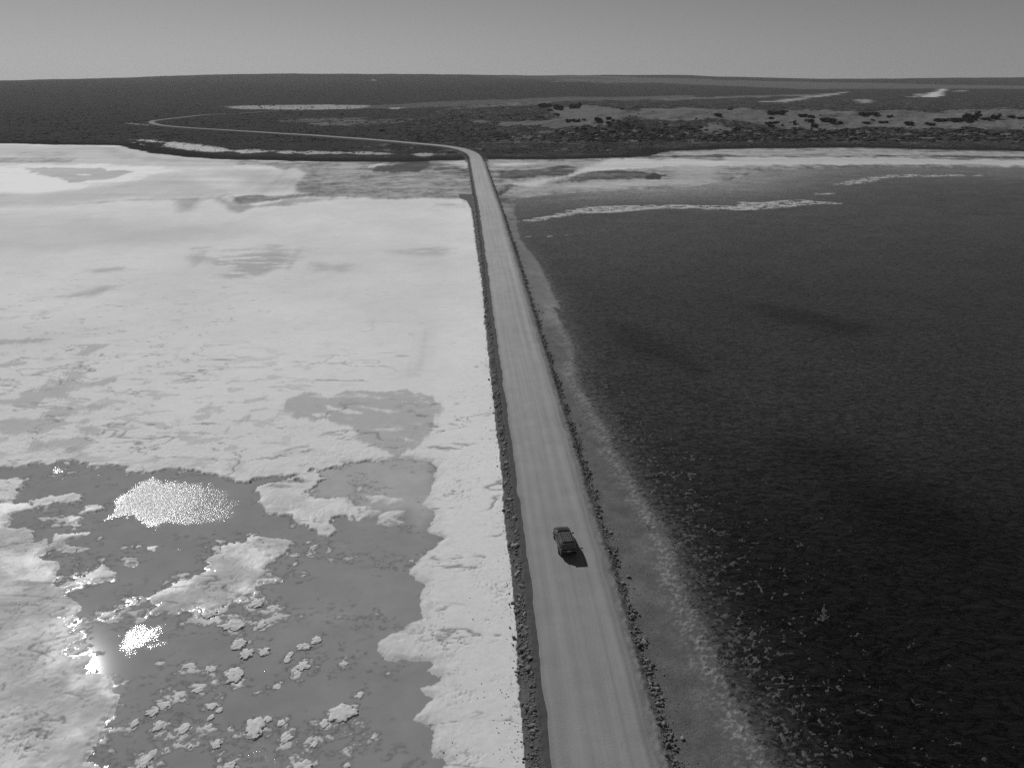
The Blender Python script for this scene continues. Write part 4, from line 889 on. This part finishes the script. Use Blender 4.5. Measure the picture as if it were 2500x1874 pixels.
# ------------------------------------------------------------------ rocks of the causeway
rock_me = []
for k in range(12):
    v, f = lumpy(I2, 300 + k, 0.22, 1.1, (1, rng.uniform(0.6, 0.95), rng.uniform(0.5, 0.8)), 0.1)
    rock_me.append(mesh_np('rock', v, f, M_rock[1 if k % 4 == 3 else 0]))
cand = []
for side in (1, -1):
    a = 20.0
    while a < A_SHORE + 90:
        c_, d_ = road_at(a); dist = c_[1]
        a += rng.exponential(0.009 if side > 0 else 0.008) * (1 + dist / 140)
        hwa = road_hw(a)
        clump = fbm(np.array([a / 2.3]), np.array([side * 7.7]), 3, 221)[0]
        if clump < -0.05 and rng.random() < 0.72: continue
        if side > 0:   # left
            lat = 0.75 + abs(rng.normal(0.25, 0.36)) + 0.45 * clump; 
            if rng.random() < 0.06: lat = rng.uniform(0.6, 2.6)
        else:
            lat = 1.0 + rng.normal(0.35, 0.28) + 0.45 * clump
            if rng.random() < 0.05: lat = rng.uniform(0.5, 3.2)
        r = 0.03 + rng.gamma(1.05, 0.044) * (1 + max(clump, 0))
        if side < 0: r *= 0.85
        if rng.random() < 0.02: r = rng.uniform(0.22, 0.38)
        r = min(r, 0.40 if side > 0 else 0.27)
        nx, ny = -d_[1], d_[0]
        x = c_[0] + nx * side * (hwa + lat); yv = c_[1] + ny * side * (hwa + lat)
        cand.append((r, x, yv, side, a))
def vis(x, y):
    zc = y * CP + H * SP
    return abs(x / zc * F) < 1260 and (-(y * SP) + H * CP) / zc * F < 945
inview = sorted([c for c in cand if vis(c[1], c[2])], key=lambda c: -c[0] / math.hypot(c[2], H))
solo = inview[:276]; rest = inview[276:] + [c for c in cand if not vis(c[1], c[2])]
car_a = ca
NUM = ['zero', 'one', 'two', 'three', 'four', 'five', 'six', 'seven', 'eight', 'nine', 'ten', 'eleven', 'twelve', 'thirteen', 'fourteen', 'fifteen', 'sixteen', 'seventeen', 'eighteen', 'nineteen', 'twenty']
def place(a_):
    k = (a_ - car_a) / 4.7
    if abs(k) < 0.6: return 'alongside the car'
    n_ = int(round(abs(k)))
    if n_ > 20: return 'far ahead of the car'
    n_ = max(n_, 1)
    return f"{NUM[n_]} car length{'s' if n_ > 1 else ''} {'ahead of' if k > 0 else 'behind'} the car"
for r, x, y, side, a_ in solo:
    me = rock_me[int(rng.integers(12))]
    o = bpy.data.objects.new('rock', me); C.objects.link(o)
    o.location = (x, y, zat(x, y) + r * 0.28); o.scale = (r * rng.uniform(0.9, 1.3), r * rng.uniform(0.8, 1.2), r); o.rotation_euler = (rng.uniform(-.3, .3), rng.uniform(-.3, .3), rng.uniform(0, 6.28))
    tone = 'pale grey' if me.materials[0] == M_rock[1] else 'dark'
    size = 'large' if r > 0.26 else 'medium' if r > 0.18 else 'small'
    c_, d_ = road_at(a_); lat = math.hypot(x - c_[0], y - c_[1]) - road_hw(a_)
    acr = 'top' if lat < 0.95 else 'middle' if lat < 1.35 else 'foot'
    lb = f"{size} {tone} rock at {acr} of {'left' if side > 0 else 'right'} bank, {place(a_)}"
    tag(o, lb, 'rock', 'rocks ' + lb.split(' rock ')[1].replace('at ', 'at the ', 1) + f', {size} {tone}')
def merged(name, base_list, items, mat, label, cat=None, squash=1.0):
    vs, fs, off_ = [], [], 0
    for (x, y, zz, sx, sy, sz, rot, k) in items:
        v, f = base_list[k]; c_, s_ = math.cos(rot), math.sin(rot)
        p = v * (sx, sy, sz); q = np.stack([p[:, 0] * c_ - p[:, 1] * s_ + x, p[:, 0] * s_ + p[:, 1] * c_ + y, p[:, 2] + zz], 1)
        vs.append(q); fs.append(f + off_); off_ += len(v)
    V_ = np.concatenate(vs); F_ = np.concatenate(fs).astype(np.int32)
    o = grid_mesh(name, V_.astype(np.float32), F_, {}, mat, None, False)
    tag(o, label, cat, None, 'stuff'); return o
rb = [lumpy(I1, 400 + k, 0.2, 1.2, (1, 0.8, 0.7), 0.1) for k in range(10)]
for side, nm in ((1, 'left'), (-1, 'right')):
    items = [(x, y, zat(x, y) + r * 0.25, r * rng.uniform(.8, 1.4), r * rng.uniform(.7, 1.2), r, rng.uniform(0, 6.3), int(rng.integers(10))) for r, x, y, s, a_ in rest if s == side]
    merged('rubble', rb, items, M_rock[0], f'mass of small dark rubble stones along the {nm} bank of the road', 'rubble')
# loose stones scattered on the salt and the mud
items = []
while len(items) < 1500:
    a = rng.uniform(22, 260) if rng.random() < 0.6 else rng.uniform(22, 110); c_, d_ = road_at(a); lat = road_hw(a) + 2.2 + rng.exponential(2.2); r = rng.uniform(0.03, 0.085)
    side = 1 if rng.random() < 0.62 else -1
    if side < 0: lat = road_hw(a) + 1.6 + rng.exponential(1.2); r *= 0.8
    x = c_[0] - d_[1] * side * lat; y = c_[1] + d_[0] * side * lat; zz = zat(x, y)
    if zz > 0.02: items.append((x, y, zz + r * 0.3, r, r * 0.8, r * 0.7, rng.uniform(0, 6.3), int(rng.integers(10))))
merged('loose_stones', rb, items, M_rock[0], 'tiny dark stones scattered on the salt and mud beside the road', 'stones')

# ------------------------------------------------------------------ salt mounds in the pond
def mound_shape(k, seed):
    v, f = I4 if k else I3; o = np.random.default_rng(seed).random(2) * 90
    p = v.copy(); ang = np.arctan2(p[:, 1], p[:, 0]); rr_ = np.hypot(p[:, 0], p[:, 1])
    edge = 0.92 + 0.8 * fbm(np.cos(ang) * 1.3 + o[0], np.sin(ang) * 1.3 + o[1], 5, 7, 0.6)
    h = np.maximum(p[:, 2], 0) ** 0.55
    lump = fbm(p[:, 0] * 2.4 + o[1], p[:, 1] * 2.4 + o[0], 5, 3, 0.6) + 0.5 * fbm(p[:, 0] * 1.2 + o[1], p[:, 1] * 1.2, 2, 5)
    q = p.copy(); q[:, 0] *= edge; q[:, 1] *= edge
    q[:, 2] = np.where(p[:, 2] > 0, h * (0.8 + 0.42 * lump), p[:, 2] * 0.4)
    return q, f
where_ = lambda x, y: ('far in the pond' if y < 700 else 'mid pond' if y < 1250 else 'near the picture bottom')
wordsz = lambda w_: 'big' if w_ >= 50 else 'medium' if w_ >= 28 else 'small' if w_ >= 14 else 'tiny'
seen = {}
for k, (mx, my, mw, mh) in enumerate(MA):
    x, y = G(mx / S1, 1100 + my / S1 + mh / S1 * 0.25, 0.0); zc = y * CP + H * SP
    rx_ = mw / S1 / F * zc * 0.92; ry_ = mh / S1 / F * zc / 0.80
    v, f = mound_shape(mw > 30, 500 + k)
    hz = min(0.22, 0.22 * math.sqrt(rx_ * ry_) + 0.05)
    if mh < 21 and mw > 28: hz *= 0.5
    me = mesh_np('salt_mound', v * (rx_, ry_, hz), f, M_mound, True)
    o = bpy.data.objects.new('salt_mound', me); C.objects.link(o); o.location = (x, y, -0.03)
    shp = 'long low' if mw > 1.9 * mh else 'tall narrow' if mh > mw * 1.1 else 'rounded'
    lb = f'{wordsz(mw)} {shp} salt mound {where_(mx, my)}, ' + ('by the left shore' if mx < 900 else 'left of the centre' if mx < 1200 else 'at the centre' if mx < 1500 else 'toward the right beach')
    seen.setdefault(lb, []).append(o)
ordn = ['nearest', 'second nearest', 'third nearest', 'fourth nearest', 'fifth nearest', 'sixth nearest', 'seventh nearest', 'eighth nearest']
for lb, os_ in seen.items():
    os_.sort(key=lambda o: o.location[1])
    for i, o in enumerate(os_): tag(o, lb if len(os_) == 1 else f'{ordn[min(i, 7)]} {lb}', 'salt mound', 'salt mounds standing in the pond')

# dead branch on the right-hand beach
def branch(name, px, py, label, sc_=1.0):
    bm = bmesh.new()
    def limb(a, b, r0, r1):
        a, b = Vector(a), Vector(b); d = b - a
        q = Vector((0, 0, 1)).rotation_difference(d.normalized()).to_matrix().to_4x4()
        bmesh.ops.create_cone(bm, cap_ends=True, segments=7, radius1=r0, radius2=r1, depth=d.length, matrix=Matrix.Translation((a + b) / 2) @ q)
    limb((0, 0, 0.05), (-0.15, 0.5, 0.16), 0.05, 0.035); limb((-0.15, 0.5, 0.16), (-0.2, 1.0, 0.3), 0.035, 0.015); limb((-0.1, 0.35, 0.12), (0.3, -0.1, 0.08), 0.035, 0.02); limb((0.3, -0.1, 0.08), (0.55, -0.25, 0.16), 0.022, 0.01); limb((0, 0, 0.05), (0.1, -0.4, 0.06), 0.05, 0.03)
    me = bpy.data.meshes.new(name); bm.to_mesh(me); bm.free(); me.materials.append(M_wood)
    o = bpy.data.objects.new(name, me); C.objects.link(o); x, y = G(px, py, 0.1); o.location = (x, y, zat(x, y)); o.scale = (sc_,) * 3
    tag(o, label, 'branch'); return o
branch('dead_branch', 1583, 1290, 'dark forked dead branch lying at the waterline right of the car', 1.0)

# ------------------------------------------------------------------ bushes and scrub
def bush_shape(seed, leaves=420):
    r = np.random.default_rng(seed); V_, F_ = [], []
    nb = 7; cs = r.normal(size=(nb, 3)) * (0.42, 0.42, 0.12); cs[:, 2] = np.abs(cs[:, 2]) + 0.15; rs = r.uniform(0.28, 0.5, nb)
    v0, f0 = I1
    for c, q in zip(cs, rs):
        vv = v0 * q * (1, 1, 0.8) * (1 + 0.25 * r.normal(size=(len(v0), 1))) + c; F_ += [tuple(a + len(V_)) for a in f0]; V_ += [tuple(a) for a in vv]
    for i in range(leaves):
        k = r.integers(nb); d = r.normal(size=3); d /= np.linalg.norm(d); d[2] = abs(d[2]) * 0.9 - 0.1
        p = cs[k] + d * rs[k] * r.uniform(0.8, 1.25); p[2] = max(p[2], 0.0)
        a = r.normal(size=3) * 0.075; b = r.normal(size=3) * 0.075; n_ = len(V_)
        V_ += [tuple(p - a), tuple(p + b), tuple(p + a), tuple(p - b)]; F_.append((n_, n_ + 1, n_ + 2, n_ + 3))
    me = bpy.data.meshes.new('bush'); me.from_pydata(V_, [], F_); me.materials.append(M_bush); me.update(); return me
bushes = [bush_shape(600 + k) for k in range(7)]
sandlab = 'on the pale sand slope'
def bush(px, py, wpx, hpx, label, name='bush'):
    x, y = GL(px, py); zc = y * CP + (H - zat(x, y)) * SP; wx = wpx / F * zc / 2 / 0.85; hz = hpx / F * zc / 0.85
    o = bpy.data.objects.new(name, bushes[int(rng.integers(7))]); C.objects.link(o); o.location = (x, y, zat(x, y) - 0.1); o.scale = (wx, max(wx * 0.8, 1), hz); o.rotation_euler = (0, 0, 0 if wpx > hpx * 1.6 else rng.uniform(0, 6.28))
    tag(o, label, 'bush', 'bushes dotted over the far dunes'); return o
s8 = lambda x, y, ox=1700, s=5.53: (ox + x / s, 150 + y / s)
BL = [((295, 745), 20, 7, 'flat dark bush on the sand just above the long scrub ridge'), ((1430, 755), 22, 9, 'broad dark bush in the upper middle of the sand slope'), ((1550, 768), 17, 7, 'dark bush directly right of the broad bush on the upper sand slope'), ((1010, 788), 11, 6, 'small dark bush on the sand below the dark scrub tongue'),
      ((995, 858), 21, 8, 'wide low bush on the lower sand slope, left group'), ((1078, 843), 13, 5, 'small bush touching the upper right of the left group on the sand'), ((1005, 890), 10, 6, 'small round bush below the wide low bush of the left group'), ((1323, 838), 7, 7, 'little upright bush in the middle of the sand'),
      ((1330, 868), 8, 4, 'tiny flat bush right under the little upright one'), ((1525, 825), 22, 8, 'rounded bush in the lower middle of the sand slope'), ((1775, 825), 40, 9, 'longest flat bush strip on the sand slope'), ((1940, 852), 13, 6, 'low bush at the right end of the long bush strip'), ((1595, 890), 15, 9, 'tall bush at the bottom edge of the sand'),
      ((455, 662), 11, 5, 'small bush near the top edge of the sand, left part'), ((1185, 688), 17, 5, 'low bush at the top edge of the sand below the dark scrub'), ((1160, 882), 7, 5, 'tiny bush at the foot of the sand, between two groups'), ((1670, 748), 4, 3, 'speck of a bush high on the open sand'), ((1270, 838), 6, 3, 'speck of a bush left of the little upright one'), ((1060, 722), 26, 10, 'spiky bush at the tip of the dark scrub tongue')]
for (a, b), w_, h_, lb in BL: bush(*s8(a, b), w_, h_, lb)
s9 = lambda x, y: s8(x, y, 2100)
for (a, b), w_, h_, lb in [((75, 842), 16, 5, 'flat bush on the sand at the left of the right-hand dunes'), ((165, 805), 10, 4, 'little bush above the flat one on the right-hand dunes'), ((300, 838), 14, 6, 'rounded low bush on the lower right-hand sand'), ((655, 855), 24, 8, 'big dome bush on the lower edge of the right-hand sand'),
      ((940, 855), 20, 5, 'flat bush right of the big dome bush'), ((1110, 815), 30, 8, 'wide bush left of the tallest bush'), ((1490, 800), 34, 21, 'tallest bush on the dunes, a dark bulky clump at the right'), ((1330, 812), 32, 9, 'low skirt of scrub at the left foot of the tallest bush'),
      ((1820, 785), 20, 12, 'upright bush right of the tallest bush'), ((1700, 800), 26, 6, 'low bush between the tallest bush and its right neighbour'), ((2035, 770), 18, 7, 'bush near the right edge of the picture on pale sand'), ((2160, 790), 20, 6, 'low bush at the right edge of the picture'), ((395, 765), 12, 6, 'small bush in the middle of the right-hand sand'), ((90, 735), 30, 7, 'streak of bush high on the left of the right-hand sand')]:
    bush(*s9(a, b), w_, h_, lb)
s7 = lambda x, y: (1250 + x / 4.916, 150 + y / 4.916)
for (a, b), w_, h_, lb in [((1035, 722), 19, 9, 'solitary round bush on the sand left of the scrub covered knoll'), ((1155, 712), 13, 7, 'spiky bush between the solitary bush and the knoll'), ((1150, 752), 12, 6, 'low bush below the spiky one beside the knoll'), ((695, 728), 15, 8, 'bush at the bottom left corner of the sand bowl'), ((780, 728), 13, 6, 'bush second from the bottom left corner of the sand bowl'),
      ((545, 655), 10, 6, 'small bush on the left wall of the sand bowl'), ((460, 600), 8, 5, 'small bush highest on the left wall of the sand bowl'), ((760, 570), 24, 14, 'dark bush overhanging the top left of the sand bowl'), ((560, 585), 26, 14, 'dark bush on the rim left of the overhanging one'), ((385, 555), 26, 12, 'dark bush on the rim, third from the sand bowl'), ((1325, 582), 8, 4, 'lone speck of a bush under the top rim of the sand'), ((865, 718), 6, 4, 'tiny bush on the floor of the sand bowl')]:
    bush(*s7(a, b), w_, h_, lb)
# low scrub as one mass
sb = []
for k in range(8):
    v, f = lumpy(I1, 700 + k, 0.35, 1.5); v = v.copy(); keepf = f[(v[f][:, :, 2].mean(1) > -0.35)]; sb.append((v * (1, 1, 0.75), keepf))
items = []; tries = 0
sandp = [q for q in SAND]
cx_, cy_ = [], []
NT = 85000
yy1 = 1 / rng.uniform(1 / 1500.0, 1 / 545.0, NT); xx1 = rng.uniform(-0.80, 0.82, NT) * yy1
dl = polysd(land_poly, xx1.astype(np.float32), yy1.astype(np.float32), 300)
sandd = np.max([polysd(q, xx1.astype(np.float32), yy1.astype(np.float32), 60) for q in SAND], 0)
dcr, _ = linesd(cen, xx1.astype(np.float32), yy1.astype(np.float32), 30)
dens = sst(-0.25, 0.25, fbm(xx1 / 40, yy1 / 25, 3, 231)) * 0.7 + 0.25
for i in range(NT):
    if dl[i] < 8 or abs(dcr[i]) < 9 or rng.random() > dens[i]: continue
    if xx1[i] < -100 and rng.random() < 0.6: continue
    if sandd[i] > 3 and rng.random() < 0.955: continue
    s = rng.gamma(2.2, 0.30) + 0.25
    if xx1[i] > 40 and 640 < yy1[i] < 760: s *= 1.7
    if sandd[i] > 3: s = rng.uniform(0.4, 1.0)
    if yy1[i] > 900: s *= 1.3
    if yy1[i] < 640: s *= 0.6
    zz = zat(xx1[i], yy1[i]) 
    items.append((xx1[i], yy1[i], zz, s * rng.uniform(0.9, 1.8), s * rng.uniform(0.8, 1.3), s * rng.uniform(0.4, 0.8), rng.uniform(-0.4, 0.4), int(rng.integers(8))))
print('scrub', len(items))
merged('scrub', sb, items, M_bush, 'dark low coastal scrub covering the land beyond the lakes', 'scrub')

# ------------------------------------------------------------------ air
hz = bpy.data.meshes.new('haze'); bm = bmesh.new(); box(bm, 0, 4500, 60 + 0, 64000, 11000, 134); bm.to_mesh(hz); bm.free()
HAZE = bpy.data.objects.new('haze', hz); C.objects.link(HAZE)
m = bpy.data.materials.new('pale_air'); m.use_nodes = True; n = m.node_tree; n.nodes.clear()
o_ = n.nodes.new('ShaderNodeOutputMaterial'); vv = n.nodes.new('ShaderNodeVolumePrincipled'); vv.inputs['Color'].default_value = (0.9, 0.9, 0.9, 1); vv.inputs['Density'].default_value = 0.00005; vv.inputs['Anisotropy'].default_value = 0.2
n.links.new(vv.outputs[0], o_.inputs['Volume']); hz.materials.append(m)
tag(HAZE, 'thin pale haze over the lakes and the far hills', None, None, 'stuff')
